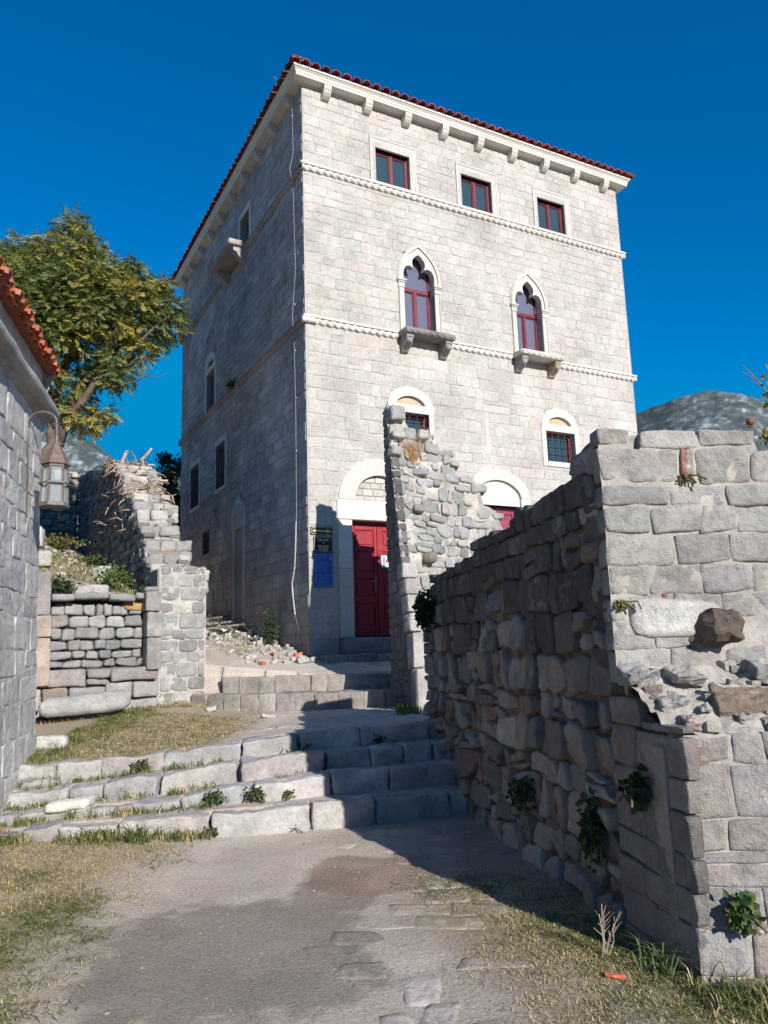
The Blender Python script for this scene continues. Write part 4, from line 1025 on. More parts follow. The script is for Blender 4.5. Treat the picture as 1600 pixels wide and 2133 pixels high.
# upper front, facing the viewer
UP0 = WP(UC, 0, 0); UD = Vector((.994, .11, 0)).normalized(); UN = Vector((.11, -.994, 0)).normalized()
def UPt(u, v, d=0.): return UP0 + UD * u + UN * d + Z_ * v
def utop(u): return interp(u, [0, .19, .20, .245, .25, .98, 1.0, 1.3, 1.32, 3], [2.885, 2.87, 2.76, 2.76, 2.87, 2.87, 2.74, 2.74, 2.80, 2.75])
PAL_U = ([(.36, .345, .33), (.33, .318, .308), (.39, .36, .335), (.43, .405, .375), (.39, .33, .30)], [5, 4, 3, 1.6, 1])
mb = MB()
ur = [(0, .19, 2.765, 2.885), (.25, .62, 2.75, 2.865), (.625, .99, 2.76, 2.87), (0, .475, 2.53, 2.755), (.535, .585, 2.54, 2.75), (.59, .93, 2.525, 2.745), (.935, 1.4, 2.52, 2.74), (1.41, 1.9, 2.5, 2.78), (1.91, 2.5, 2.5, 2.75), (2.5, 3.0, 2.5, 2.75)]
ur += layout(0, 3.0, 1.86, 2.515, (.125, .19), (.22, .46), rng, split=.05)
mid = layout(0, 3.0, 1.36, 1.86, (.14, .2), (.16, .38), rng, split=.2)
ur += [r_ for r_ in mid if r_[2] > 1.62 or rng.random() < .75]
ur = [(-.022 if a < .01 else a, b, c, d) for (a, b, c, d) in ur]
masonry(mb, UPt, ur, PAL_U, rng, n=(14, 10), gap=.004, r=.008, bulge=.005, rough=.012, back=.12, jit=.014, corner=.05, freq=7, dirt=.03, step=.008, tilt=.02, vk=.09)
for (a, b, c, d, cl) in ((.492, .528, 2.56, 2.74, (.36, .16, .14)), (.30, .33, 1.78, 1.87, (.36, .15, .11)), (1.18, 1.42, 1.98, 2.09, (.40, .22, .20))): stone(mb, UPt, a, b, c, d, cl, rng, n=(4, 4), r=.004, bulge=.004, rough=.008, d0=.008, corner=.02)
stone(mb, UPt, .09, .62, 1.60, 1.83, (.56, .545, .51), rng, n=(10, 7), r=.03, bulge=.018, rough=.014, back=.16, jit=.02, freq=5, d0=.02)
mb.build('front_facing', M_NEAR, nw, smooth=True)
CM = (.43, .395, .355); CM2 = (.36, .335, .305)
mb = MB()
sheet(mb, UPt, -.015, 3.0, 1.36, 2.86, 150, 80, -.005, .012, CM, 7., prof=lambda u: utop(u) - .04, col2=CM2)
mb.build('front_mortar', M_MORT, nw, smooth=True)
# lower front (buttress) and the rubble ledge on it
LD = Vector((1, -.07, 0)).normalized(); LN = Vector((-.07, -1, 0)).normalized()
def LPt(u, v, d=0.): return WP(0, v, 0) + LD * u + LN * (d - .09 * v) + Z_ * 0
PAL_L = ([(.33, .305, .295), (.36, .315, .29), (.30, .288, .285), (.37, .345, .33), (.36, .27, .235)], [5, 4, 3, 2, .8])
mb = MB(); lr = [(0.0, .07, .97, 1.10), (.075, .24, .99, 1.12), (.245, .40, .98, 1.125), (.405, .75, .98, 1.12), (.76, 1.3, .98, 1.12), (1.31, 2.2, .97, 1.12)]
lr += layout(0, 2.2, -.15, .975, (.14, .20), (.18, .44), rng, split=.03)
lr = [(-.018 if a < .01 else a, b, c, d) for (a, b, c, d) in lr]
masonry(mb, LPt, lr, PAL_L, rng, n=(13, 10), gap=.0035, r=.007, bulge=.004, rough=.010, back=.10, jit=.010, corner=.03, freq=7, dirt=.04, step=.005, tilt=.012, vk=.1)
mb.build('buttress_facing', M_NEAR, nw, smooth=True)
mb = MB(); sheet(mb, LPt, .0, 2.2, -.15, 1.12, 90, 50, -.006, .009, (.40, .36, .33), 7.); mb.build('buttress_mortar', M_MORT, nw, smooth=True)
mb = MB()
def GP(u, v, d=0.):      # sloping top of the buttress: v 0 front .. 1 against the upper wall
    a = LPt(u, 1.11, -.02); b = UPt(u + .02, 1.46, -.02); q = a.lerp(b, v); n_ = (b - a).normalized().cross(UD); return q + (n_ if n_.z > 0 else -n_) * d
sheet(mb, GP, -.03, 2.2, 0, 1, 90, 34, .0, .045, CM, 6., col2=(.38, .34, .30))
mb.build('rubble_ledge', M_MORT, nw, smooth=True)
mb = MB()
for (u, v, sx, sy, sz, c, sd) in ((.10, .12, .09, .1, .07, (.40, .32, .29), 1), (.28, .75, .2, .16, .09, (.40, .38, .36), 2), (.52, .42, .36, .2, .14, (.22, .17, .13), 3), (.12, .5, .13, .16, .06, (.36, .35, .34), 4), (.80, .8, .26, .2, .1, (.30, .295, .285), 5), (.78, .22, .3, .2, .09, (.42, .28, .24), 6), (1.1, .5, .3, .25, .14, (.32, .3, .29), 7), (1.5, .4, .4, .3, .16, (.33, .31, .3), 8), (.40, .22, .09, .08, .05, (.34, .32, .3), 9), (.05, .85, .14, .2, .1, (.36, .35, .34), 10), (.22, .3, .06, .06, .03, (.4, .39, .38), 11), (.62, .08, .07, .06, .03, (.6, .6, .58), 12)):
    o = GP(u, v, .01); F = frame(o, UD + Vector((0, 0, rng.uniform(-.06, .06))), None, (0.05, -.3, 1)); rock(mb, F, (sx, sy, sz * .8), c, .008, .026, (7, 6, 5), seed=sd * 7, freq=8)
for k in range(46):
    u, v = rng.uniform(.02, 2), rng.uniform(.02, .98); s = rng.uniform(.025, .075); F = frame(GP(u, v, .004), UD + Vector((0, rng.uniform(-.6, .6), rng.uniform(-.3, .3)))); rock(mb, F, (s * 1.6, s * 1.2, s * .8), vary(rng, rng.choice([(.38, .35, .32), (.30, .285, .27), (.44, .41, .38), (.36, .28, .24)]), .12), .004, s * .16, (3, 3, 3), seed=k, freq=14)
mb.build('ledge_stone', M_NEAR, nw, smooth=False)
# the dark corbel stone sticking out of the upper front
mb = MB(); F = frame(UPt(.56, 1.62, .02), UD + Vector((0, .15, -.16)), None, (0, .35, 1)); rock(mb, F, (.20, .30, .17), (.15, .12, .095), .012, .034, (7, 7, 6), seed=8, freq=7)
o = mb.build('corbel_stone', M_NEAR, nw, smooth=False); o['label'] = 'dark brown broken stone jutting from the pale mortar'
# solid core
mb = MB()
n_ = 60; us = [lerp(.06, 5.66, k / n_) for k in range(n_ + 1)]
prism(mb, [(.06, -.3), (.06, 1.06), (.5, 1.22), (UC + .1, 1.36), (UC + .1, -.3)], lambda u, v, w_: WP(u, v, -w_), .045, .62, (.22, .16, .12))
prism(mb, [(UC + .07, -.3)] + [(u, rz(u) - .05) for u in us if u > UC + .07] + [(us[-1], -.3)], lambda u, v, w_: WP(u, v, -w_), .045, .62, (.22, .16, .12))
prism(mb, [(.06, -.3), (.06, 2.72), (.19, 2.84), (.95, 2.84), (1.0, 2.7), (3.0, 2.7), (3.0, -.3)], lambda u, v, w_: UPt(u, v, -w_), .05, .62, (.34, .31, .28))
prism(mb, [(.03, -.3), (.03, 1.05), (2.2, 1.05), (2.2, -.3)], lambda u, v, w_: LPt(u, v, -w_), .05, .62, (.34, .31, .28))
prism(mb, [(.03, -.3), (.03, 1.05), (2.2, 1.05), (2.2, -.3)], lambda u, v, w_: UPt(u, v, -.0 + w_), -.1, .4, (.34, .31, .28))
mb.build('wall_core', M_MORT, nw)
mb = MB()
for a_, b_ in ((.05, UC - .04), (UC + .03, 5.68)): sheet(mb, WP, a_, b_, -.15, 2.9, 20 if a_ < .1 else 130, 60, -.05, .03, (.17, .125, .10), 6., prof=lambda u: rz(u) - .05, col2=(.13, .112, .098)); mb.build('earth_mortar', M_EARTH, nw, smooth=True)
mb = MB()   # blocks on the back half of the tops
def TOPS(u0, u1, prof, P, wd, pal_, rg):
    u = u0
    while u < u1:
        e = u + rg.uniform(.2, .42); um = (u + e) / 2
        rock(mb, lambda x, y, z: P(um + x, prof(um) - .09 + z, -.36 + y), (e - u - .01, wd, .2), vary(rg, rg.choices(pal_[0], pal_[1])[0], .1), .04, .02, (5, 5, 4), seed=rg.uniform(0, 99), freq=5); u = e
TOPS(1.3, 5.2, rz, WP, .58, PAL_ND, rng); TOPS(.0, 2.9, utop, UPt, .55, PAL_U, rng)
mb.build('cap_stone', M_NEAR, nw, smooth=True)

# ------------------------------------------------------------------ tall stub of wall before the palace door
SB = Vector((.10, 12.28, 0)); SHIFT = Vector((.27, -1.46, 0)); ZS0, ZS1 = .72, 5.5
def soff(u, z): return max(0., 1 - (z - .76) / 4.7) * max(.12, 1 - max(0, u) / 1.5)
def stub(u, z, d=0.): return SB + A_ * u + SHIFT * soff(u, z) + Z_ * z + Vector((.2, -.95, .2)) * d
SU = [0, .30, .33, .40, .46, .84, .88, .93, 1.24, 1.29, 1.75, 1.80, 2.10, 2.18, 2.5, 3.0, 3.6]
SZ = [5.52, 5.52, 5.38, 5.20, 5.16, 5.14, 4.96, 4.9, 4.86, 4.54, 4.40, 4.02, 3.94, 3.62, 3.4, 3.1, 2.6]
def sprof(u): return interp(u, SU, SZ)
SE = Vector((-.07, .22, 0))
def send(k, z, d=0.):      # end face, k 0 front .. 1 back
    fr_ = SB + SHIFT * soff(0, z); bk = SB + SE; q = fr_.lerp(bk, k); return Vector((q.x, q.y, z)) + Vector((-.97, -.2, 0)) * d
st = thing('ruined_wall', (.4, 11.6, .7), 'tall jagged finger of ruined wall standing before the red palace door', 'wall')
PAL_SB = ([(.36, .355, .345), (.42, .40, .37), (.31, .31, .305), (.47, .44, .395), (.27, .265, .26)], [5, 4, 3, 2, 1.2])
rng = random.Random(77); mb = MB()
sr = layout(0, 3.5, .72, 5.55, (.13, .25), (.14, .36), rng, prof=sprof, split=.18)
masonry(mb, stub, [r_ for r_ in sr if rng.random() > .10], PAL_SB, rng, n=(7, 7), gap=.007, r=.02, bulge=.008, rough=.018, back=.2, jit=.026, corner=.12, freq=7, dirt=.05, step=.022, tilt=.09)
mb.build('front_facing', M_RUIN, st, smooth=True)
mb = MB(); sheet(mb, stub, -.01, 3.5, .72, 5.5, 80, 110, -.03, .05, (.50, .46, .41), 6., prof=lambda u: sprof(u) - .03, col2=(.40, .37, .33)); mb.build('mortar', M_MORT, st, smooth=True)
mb = MB()
er = []
v = .72
while v < 5.45:
    h = rng.uniform(.13, .24); wid = (SHIFT.length * soff(0, v) + .25)
    m_ = max(1, round(wid / .32)); cu = sorted([0, 1] + [(k + rng.uniform(-.25, .25)) / m_ for k in range(1, m_)])
    for a, b in zip(cu, cu[1:]): er.append((a, b, v, min(v + h, 5.5), wid))
    v += h
for (a, b, c, d, wid) in er:
    P = lambda u, vv, dd: send(u / wid, vv, dd)
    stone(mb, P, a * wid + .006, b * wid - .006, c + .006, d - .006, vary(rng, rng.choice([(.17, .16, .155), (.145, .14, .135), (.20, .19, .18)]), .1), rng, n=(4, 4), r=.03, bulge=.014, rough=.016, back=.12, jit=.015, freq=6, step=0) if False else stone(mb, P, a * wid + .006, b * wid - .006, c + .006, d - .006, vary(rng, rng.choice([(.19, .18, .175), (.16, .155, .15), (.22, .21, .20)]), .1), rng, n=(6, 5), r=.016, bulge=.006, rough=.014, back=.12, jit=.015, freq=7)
mb.build('end_facing', M_RUIN, st, smooth=True)
mb = MB()    # core and back
vs = []; zz = [lerp(.5, 5.46, k / 30) for k in range(31)]; uu_ = [0.02 + 3.45 * k / 30 for k in range(31)]
for side in (0, 1):
    for u in uu_:
        for k in range(31):
            z = lerp(.5, sprof(u) - .05, k / 30); p = stub(u, z, -.06) if side == 0 else SB + SE + A_ * u + Z_ * z
            vs.append(p)
fs = []
for side in (0, 1):
    o = side * 31 * 31
    for i in range(30):
        for j in range(30): fs.append((o + i * 31 + j, o + (i + 1) * 31 + j, o + (i + 1) * 31 + j + 1, o + i * 31 + j + 1))
o = 31 * 31
for i in range(30): fs.append((i * 31 + 30, (i + 1) * 31 + 30, o + (i + 1) * 31 + 30, o + i * 31 + 30))
for j in range(30): fs += [(j, j + 1, o + j + 1, o + j), (30 * 31 + j, 30 * 31 + j + 1, o + 30 * 31 + j + 1, o + 30 * 31 + j)]
mb.add(vs, fs, (.30, .275, .25)); mb.build('wall_core', M_MORT, st)
mb = MB()    # dressed upright stones at the foot, the jamb of a lost doorway
z = .72
for h, wd in ((.58, .17), (.5, .18), (.28, .2), (.26, .2), (.25, .22), (.24, .25)):
    q = stub(.07, z + h / 2, .04); F = frame(q, A_, None, (.0, .22, 1)); rock(mb, F, (wd, .2, h - .01), vary(rng, (.37, .35, .325), .08), .014, .009, (4, 4, 6), seed=rng.uniform(0, 50), freq=6); z += h
mb.build('door_jamb', M_STEP, st, smooth=True)
mb = MB(); F = frame(stub(.52, 2.95, .05), A_, None, (0, .3, 1)); rock(mb, F, (.24, .26, .22), (.22, .19, .165), .09, .02, (6, 6, 6), seed=3, freq=5)
for (u, z, s, c) in ((.14, 5.38, (.26, .3, .26), (.36, .355, .345)), (.12, 4.98, (.24, .3, .12), (.42, .4, .37)), (.52, 4.4, (.26, .2, .1), (.30, .295, .29)), (.40, 3.75, (.2, .2, .12), (.27, .25, .23)), (.62, 5.05, (.22, .24, .16), (.40, .38, .35)), (.06, 4.7, (.2, .2, .16), (.38, .37, .35))):
    F = frame(stub(u, z, .0), A_ + Vector((0, 0, rng.uniform(-.1, .1))), None, (0, .2, 1)); rock(mb, F, s, c, .035, .018, (5, 5, 5), seed=u * 50 + z, freq=6)
mb.build('loose_facing_stone', M_RUIN, st, smooth=True)

# ------------------------------------------------------------------ blocked doorway on the left
def DP(u, v, d=0.): return PC - B_ * (.667 + d) + A_ * u + Z_ * v
dw = thing('blocked_doorway', tuple(DP(-3.6, .95)), 'low wall with a doorway filled by dry stacked stones, left of the steps', 'wall')
rng = random.Random(55); mb = MB()
GJ = [(.33, .305, .295), (.30, .285, .28)]
for (a, b, z0, z1, c) in ((-4.73, -4.52, 2.25, 2.9, (.31, .295, .285)), (-4.74, -4.50, 1.93, 2.245, (.40, .325, .285)), (-4.76, -4.50, 1.21, 1.925, (.38, .305, .275)), (-3.14, -2.9, 2.30, 2.62, (.31, .285, .28)), (-3.12, -2.86, 1.90, 2.295, (.30, .28, .275)), (-3.11, -2.88, 1.40, 1.895, (.31, .29, .285))):
    rock(mb, lambda x, y, z: DP((a + b) / 2 + x, (z0 + z1) / 2 + z, .02 + y), (b - a, .36, z1 - z0 - .006), vary(rng, c, .05), .02, .008, (5, 4, 8), seed=a * 9 + z0, freq=5)
mb.build('door_jamb', M_STEP, dw, smooth=True)
mb = MB()
rr_ = layout(-4.50, -3.13, 1.46, 2.44, (.12, .22), (.16, .36), rng, split=.06)
masonry(mb, lambda u, v, d: DP(u, v, d - .10), rr_, ([(.30, .295, .295), (.34, .335, .33), (.27, .265, .265), (.42, .41, .40), (.31, .275, .26)], [5, 4, 3, 1.5, 1]), rng, n=(8, 7), gap=.006, r=.026, bulge=.010, rough=.012, back=.2, jit=.018, corner=.10, freq=7, dirt=.08, step=.014, tilt=.05)
stone(mb, lambda u, v, d: DP(u, v, d - .08), -3.42, -3.14, 2.33, 2.50, (.44, .29, .13), rng, n=(5, 5), r=.02, bulge=.012, rough=.01, back=.2)
x = -4.5
while x < -3.14:
    e = min(-3.13, x + rng.uniform(.3, .55)); rock(mb, lambda a, b, c: DP((x + e) / 2 + a, 2.535 + c + .02 * math.sin(x * 7), -.16 + b), (e - x, .5, .10), vary(rng, (.29, .28, .275), .08), .03, .012, (6, 5, 3), seed=x * 9, freq=6); x = e + .004
mb.build('stone_infill', M_RUIN, dw, smooth=True)
mb = MB()
masonry(mb, DP, layout(-2.88, -2.14, .85, 3.06, (.17, .25), (.18, .34), rng, split=.08), ([(.33, .325, .32), (.30, .29, .29), (.37, .36, .35), (.26, .245, .24), (.52, .49, .44)], [5, 4, 3, 1.5, .4]), rng, n=(7, 6), gap=.006, r=.018, bulge=.005, rough=.012, back=.15, jit=.018, corner=.09, freq=7, dirt=.04, step=.008, tilt=.03)
masonry(mb, DP, layout(-3.12, -2.88, 2.62, 3.06, (.2, .25), (.2, .26), rng, prof=lambda u: interp(u, [-3.1, -2.95, -2.9], [2.66, 2.7, 3.06])), PAL_ST and ([(.33, .32, .315)], [1]), rng, n=(4, 4), r=.03, bulge=.014, rough=.015, back=.15)
masonry(mb, DP, layout(-6.6, -4.75, .85, 2.9, (.17, .25), (.18, .34), rng), ([(.40, .38, .36), (.36, .34, .33)], [1, 1]), rng, n=(5, 5), gap=.012, r=.035, bulge=.012, rough=.014, back=.15, jit=.02, corner=.16, dirt=.2)
for (a, b, z0, z1, c) in ((-4.62, -3.98, 1.19, 1.45, (.32, .285, .275)), (-3.97, -3.63, 1.30, 1.45, (.31, .285, .28)), (-3.97, -3.66, 1.2, 1.295, (.36, .34, .33)), (-3.62, -2.92, 1.24, 1.45, (.31, .28, .275)), (-4.58, -4.22, 1.0, 1.185, (.33, .255, .215)), (-4.21, -3.7, 1.0, 1.185, (.35, .335, .325)), (-3.69, -3.3, .98, 1.22, (.37, .35, .33)), (-3.29, -2.9, .98, 1.23, (.36, .34, .32)), (-4.9, -4.6, .85, 1.18, (.47, .45, .42)), (-4.6, -3.9, .8, .995, (.36, .34, .33)), (-3.9, -2.9, .8, .97, (.36, .34, .33))):
    rock(mb, lambda x, y, z: DP((a + b) / 2 + x, (z0 + z1) / 2 + z, -.06 + y), (b - a - .008, .4, z1 - z0 - .008), vary(rng, c, .05), .03, .012, (7, 4, 4), seed=a * 5 + z0, freq=6)
mb.build('masonry', M_RUIN, dw, smooth=True)
mb = MB(); sheet(mb, DP, -2.9, -2.13, .8, 3.03, 26, 60, -.004, .014, (.43, .41, .385), 7.); sheet(mb, DP, -6.6, -4.74, .8, 2.88, 30, 40, -.006, .014, (.42, .39, .37), 7.); sheet(mb, DP, -4.9, -2.9, .75, 1.25, 40, 16, -.03, .02, (.42, .39, .36), 7.); mb.build('mortar', M_MORT, dw, smooth=True)
mb = MB(); box(mb, lambda a, b, c: DP(a, b, c), -4.72, -2.92, .5, 2.46, -.55, -.18, (.05, .045, .04)); box(mb, lambda a, b, c: DP(a, b, c), -2.92, -2.17, .5, 3.0, -.68, -.03, (.3, .28, .26)); box(mb, lambda a, b, c: DP(a, b, c), -6.6, -4.6, .5, 2.82, -.55, -.05, (.3, .28, .26)); mb.build('wall_core', M_MORT, dw)
# return side of the pier (towards the palace)
mb = MB(); masonry(mb, lambda u, v, d: PC - A_ * (2.14 - d) + B_ * u + Z_ * v, layout(-.66, 0, .9, 3.06, (.17, .25), (.2, .34), rng), ([(.30, .29, .28)], [1]), rng, n=(4, 4), r=.03, bulge=.014, rough=.014); mb.build('return_facing', M_RUIN, dw, smooth=True)

# ------------------------------------------------------------------ ruined wall running back from the doorway
W2U = [-.66, -.3, .1, .35, .5, .8, .85, 1.3, 1.35, 1.8, 1.85, 2.2, 2.25, 3.2, 3.25, 4.2, 4.3, 5.4, 7.0, 9, 11.2]
W2Z = [3.02, 3.02, 3.04, 3.12, 3.2, 3.4, 3.55, 3.85, 4.0, 4.2, 4.35, 4.55, 4.75, 5.05, 5.3, 5.75, 5.85, 6.1, 6.3, 6.7, 7.1]
def w2z(u): return interp(u, W2U, W2Z) + .05 * mn.noise(Vector((u * 2.4, 0, 4)))
def W2L(u, v, d=0.): return PC + B_ * u - A_ * (2.83 + d) + Z_ * v
def W2R(u, v, d=0.): return PC + B_ * u - A_ * (2.13 - d) + Z_ * v
w2 = thing('ruined_wall', tuple(PC + B_ * 3 - A_ * 2.5 + Z_ * 2.8), 'ruined rubble wall climbing back behind the blocked doorway, topped by dead ivy', 'wall')
rng = random.Random(66); mb = MB()
PAL_W2 = ([(.30, .285, .265), (.25, .24, .23), (.36, .34, .31), (.21, .20, .19)], [4, 3, 2, 2])
masonry(mb, W2L, [r_ for r_ in layout(-.3, 11.2, 2.3, 7.2, (.14, .24), (.14, .36), rng, prof=w2z, split=.15) if r_[3] > 2.3 + .15 * r_[0]], PAL_W2, rng, n=(6, 5), gap=.012, r=.026, bulge=.014, rough=.022, back=.2, jit=.03, corner=.14, freq=6, dirt=.1, step=.03, tilt=.12)
mb.build('side_facing', M_RUIN, w2, smooth=True)
mb = MB(); masonry(mb, W2R, [r_ for r_ in layout(-.3, 11.2, 1.4, 7.2, (.17, .26), (.2, .4), rng, prof=w2z) if r_[3] > 1.6 + .154 * r_[0]], PAL_W2, rng, n=(3, 3), gap=.014, r=.04, bulge=.02, rough=.02, back=.2, jit=.03, step=.02); mb.build('back_facing', M_RUIN, w2, smooth=True)
mb = MB(); n_ = 70
prism(mb, [(-.3, .9)] + [(lerp(-.3, 11.2, k / n_), w2z(lerp(-.3, 11.2, k / n_)) - .08) for k in range(n_ + 1)] + [(11.2, .9)], lambda u, v, w_: W2L(u, v, -w_), .05, .66, (.24, .20, .165)); mb.build('wall_core', M_MORT, w2)
mb = MB(); u = -.62     # broken top: courses of blocks across the thickness
while u < 11:
    l = rng.uniform(.2, .36)
    x = 0
    while x < .60:
        ww = rng.uniform(.2, .36); zt_ = w2z(u + l / 2)
        for k in range(2 if u < 4 else 1):
            rock(mb, lambda a, b, c: W2L(u + l / 2 + a, zt_ - .09 - .2 * k + c, -(x + ww / 2) + b), (l, ww, .21), vary(rng, rng.choice([(.42, .405, .385), (.38, .365, .35), (.46, .44, .41), (.33, .32, .31)]), .08), .045, .022, (4, 4, 4), seed=rng.uniform(0, 99), freq=6)
        x += ww + .008
    u += l * .95
mb.build('cap_stone', M_RUIN, w2, smooth=True)
# rubble wall closing the terrace at the back
def BP(u, v, d=0.): return PC + B_ * (11.0 - d) - A_ * u + Z_ * v
def bz(u): return interp(u, [2.8, 3.4, 4.2, 5, 8, 12], [7.05, 7.3, 7.7, 7.95, 8.2, 8.2]) + .12 * mn.noise(Vector((u * 2, 1, 1)))
bw = thing('rubble_wall', tuple(BP(5, 4.8)), 'sunlit tumbled rubble wall at the back of the weedy terrace under the tree', 'wall')
mb = MB(); masonry(mb, BP, [r_ for r_ in layout(2.85, 12, 4.2, 8.3, (.12, .26), (.14, .42), rng, prof=bz, split=.2)], ([(.47, .43, .39), (.40, .37, .34), (.52, .49, .45), (.33, .30, .27)], [4, 3, 2, 1.5]), rng, n=(4, 4), gap=.012, r=.026, bulge=.015, rough=.03, back=.25, jit=.04, corner=.16, freq=6, dirt=.1, step=.05, tilt=.2)
mb.build('facing', M_RUIN, bw, smooth=True)
mb = MB(); prism(mb, [(2.85, 3)] + [(2.85 + k * .3, bz(2.85 + k * .3) - .08) for k in range(31)] + [(11.85, 3)], lambda u, v, w_: BP(u, v, -w_), .05, .7, (.30, .25, .20)); mb.build('wall_core', M_MORT, bw)

# ------------------------------------------------------------------ loose things
rng = random.Random(91)
mb = MB(); F = frame((-4.38, 11.42, .955), Vector((.94, .42, .06))); rock(mb, F, (1.22, .34, .27), (.40, .395, .385), .11, .012, (9, 5, 5), seed=4, freq=5, patch=((.52, .51, .49), 2.5, .4))
tag(mb.build('stone_block', M_STEP, smooth=True), 'long pale rounded stone block lying in the grass before the blocked doorway', 'stone block')
def lone(x, y, s, c, label, rz_=0., z=None, rnd=.05, name='loose_stone', m=None, sd=1, cat='stone'):
    z0 = ground_z(x, y) if z is None else z
    mb = MB(); F = frame((x, y, z0 + s[2] * .36), (math.cos(rz_), math.sin(rz_), rng.uniform(-.08, .08))); rock(mb, F, s, c, rnd, .02, (6, 5, 5), seed=sd * 3.3, freq=7)
    return tag(mb.build(name, m or M_RUIN, smooth=True), label, cat)
PALE = (.50, .48, .44)
def interior(ta, tb): q = PC + A_ * ta + B_ * tb; return q.x, q.y
x, y = interior(-4.55, 4.2); lone(x, y, (.55, .4, .42), (.56, .54, .51), 'big white boulder lying on the weedy terrace behind the blocked doorway', .3, rnd=.05, sd=2)
x, y = interior(-4.6, 2.3); lone(x, y, (.6, .4, .3), (.48, .45, .41), 'flat beige boulder on the terrace below the big white boulder', .5, rnd=.04, sd=3)
x, y = interior(-3.35, 2.2); lone(x, y, (.32, .3, .3), (.52, .50, .47), 'grey white boulder leaning at the foot of the shaded ruined wall', .9, rnd=.04, sd=5)
x, y = interior(-3.7, .45); lone(x, y, (.4, .26, .2), (.47, .45, .42), 'pale stone on the dry grass just behind the filled doorway', .2, rnd=.03, sd=6)
x, y = interior(-3.95, .25); lone(x, y, (.34, .24, .2), (.44, .42, .40), 'grey angular stone in the weeds behind the filled doorway', 1.0, rnd=.05, sd=7)
lone(-3.05, 7.62, (.42, .22, .09), (.66, .64, .58), 'flat cream coloured stone lying on the second step at the far left', .15, z=.235, rnd=.04, sd=8)
lone(-3.62, 8.28, (.38, .3, .12), (.40, .375, .36), 'flat pinkish grey stone in the grass at the foot of the left house', .5, z=ground_z(-3.62, 8.28) - .03, rnd=.03, sd=9)
lone(-3.95, 9.3, (.3, .2, .16), (.52, .50, .47), 'small whitish stone against the foot of the left house', .1, rnd=.025, sd=10)
lone(-2.72, 12.0, (.16, .1, .07), (.56, .54, .5), 'small white chip of stone on the landing left of the cobbled steps', .6, rnd=.02, sd=11)
lone(-1.72, 11.2, (.2, .1, .05), (.50, .48, .45), 'thin pale flake of stone on the landing before the cobbled steps', .4, rnd=.015, sd=12)
# rubble at the foot of the palace side wall
mb = MB()
for k in range(420):
    ta = -abs(rng.gauss(0, .62)) - .08; tb = rng.uniform(-.6, 6.5)
    if ta < -1.95: continue
    q = PC + A_ * ta + B_ * tb; z = ground_z(q.x, q.y); s = rng.uniform(.025, .085) * (1 + .8 * (rng.random() < .12))
    c = rng.choices([(.50, .48, .44), (.42, .40, .37), (.36, .34, .32), (.45, .15, .08), (.58, .56, .53)], [4, 4, 3, .6, 1.5])[0]
    F = frame((q.x, q.y, z + s * .3), (rng.uniform(-1, 1), rng.uniform(-1, 1), rng.uniform(-.3, .3))); rock(mb, F, (s * 1.5, s, s * .8), vary(rng, c, .12), s * .2, s * .12, (2, 2, 2), seed=k, freq=14)
tag(mb.build('rubble', M_RUIN), kind='stuff')
mb = MB()
for k in range(1900):     # pebbles over the path, the landing and the terrace
    if k < 1500: x, y = rng.uniform(-3.4, 1.3), rng.uniform(2.7, 12)
    else: x, y = interior(rng.uniform(-7, -2.9), rng.uniform(-.1, 10))
    s = rng.uniform(.004, .011) if k < 1500 else rng.uniform(.03, .12)
    if k < 1500 and y < 5.5: s *= .7
    z = ground_z(x, y) + (.0 if k < 1500 and s1(x) - .1 < y < s1(x) + 1.7 else 0)
    F = frame((x, y, z + s * .2), (rng.uniform(-1, 1), rng.uniform(-1, 1), 0)); rock(mb, F, (s * 1.4, s, s * .7), vary(rng, rng.choice([(.54, .50, .46), (.46, .43, .40), (.48, .43, .38), (.40, .37, .34)]), .12), s * .25, s * .12, (2, 2, 2), seed=k, freq=14)
tag(mb.build('pebbles', M_RUIN), kind='stuff')
def chip(x, y, label, z=None, c=(.50, .13, .07), s=(.09, .05, .02)):
    return lone(x, y, s, c, label, rng.uniform(0, 3), z=z, rnd=.008, name='tile_fragment', m=M_TILE, sd=x + y, cat='tile fragment')
q = PC + A_ * -.28 + B_ * -.1; chip(q.x, q.y, 'bright orange roof tile fragment lying at the palace corner', s=(.18, .12, .09), c=(.60, .16, .06))
q = PC + A_ * -.62 + B_ * .25; chip(q.x, q.y, 'long dull red tile fragment in the rubble by the palace side wall', s=(.22, .08, .04))
chip(1.02, 4.06, 'red tile chip in the grass close to the foot of the buttress'); chip(.92, 4.02, 'smaller red tile chip left of the one by the buttress', s=(.06, .04, .018)); chip(1.02, 3.62, 'orange tile chip in the grass near the lower right edge of the path', s=(.07, .05, .02))
pl = []
for k, (ta, tb, l, rz_, zz, lab) in enumerate(((-.75, 3.1, 1.5, .95, .20, 'grey weathered plank lying uppermost on the heap by the palace side wall'), (-.9, 3.9, 1.3, .75, .16, 'split brown plank under the grey one on the heap by the side wall'), (-.55, 4.6, 1.6, 1.25, .22, 'dark plank at the far end of the heap against the palace wall'))):
    q = PC + A_ * ta + B_ * tb; mb = MB(); F = frame((q.x, q.y, ground_z(q.x, q.y) + zz), (math.cos(rz_), math.sin(rz_), .10)); bevbox(mb, F, -l / 2, l / 2, -.07, .07, -.018, .018, vary(rng, (.20, .185, .165), .2), .004)
    tag(mb.build('plank', M_OLDWOOD), lab, 'plank')
mb = MB()
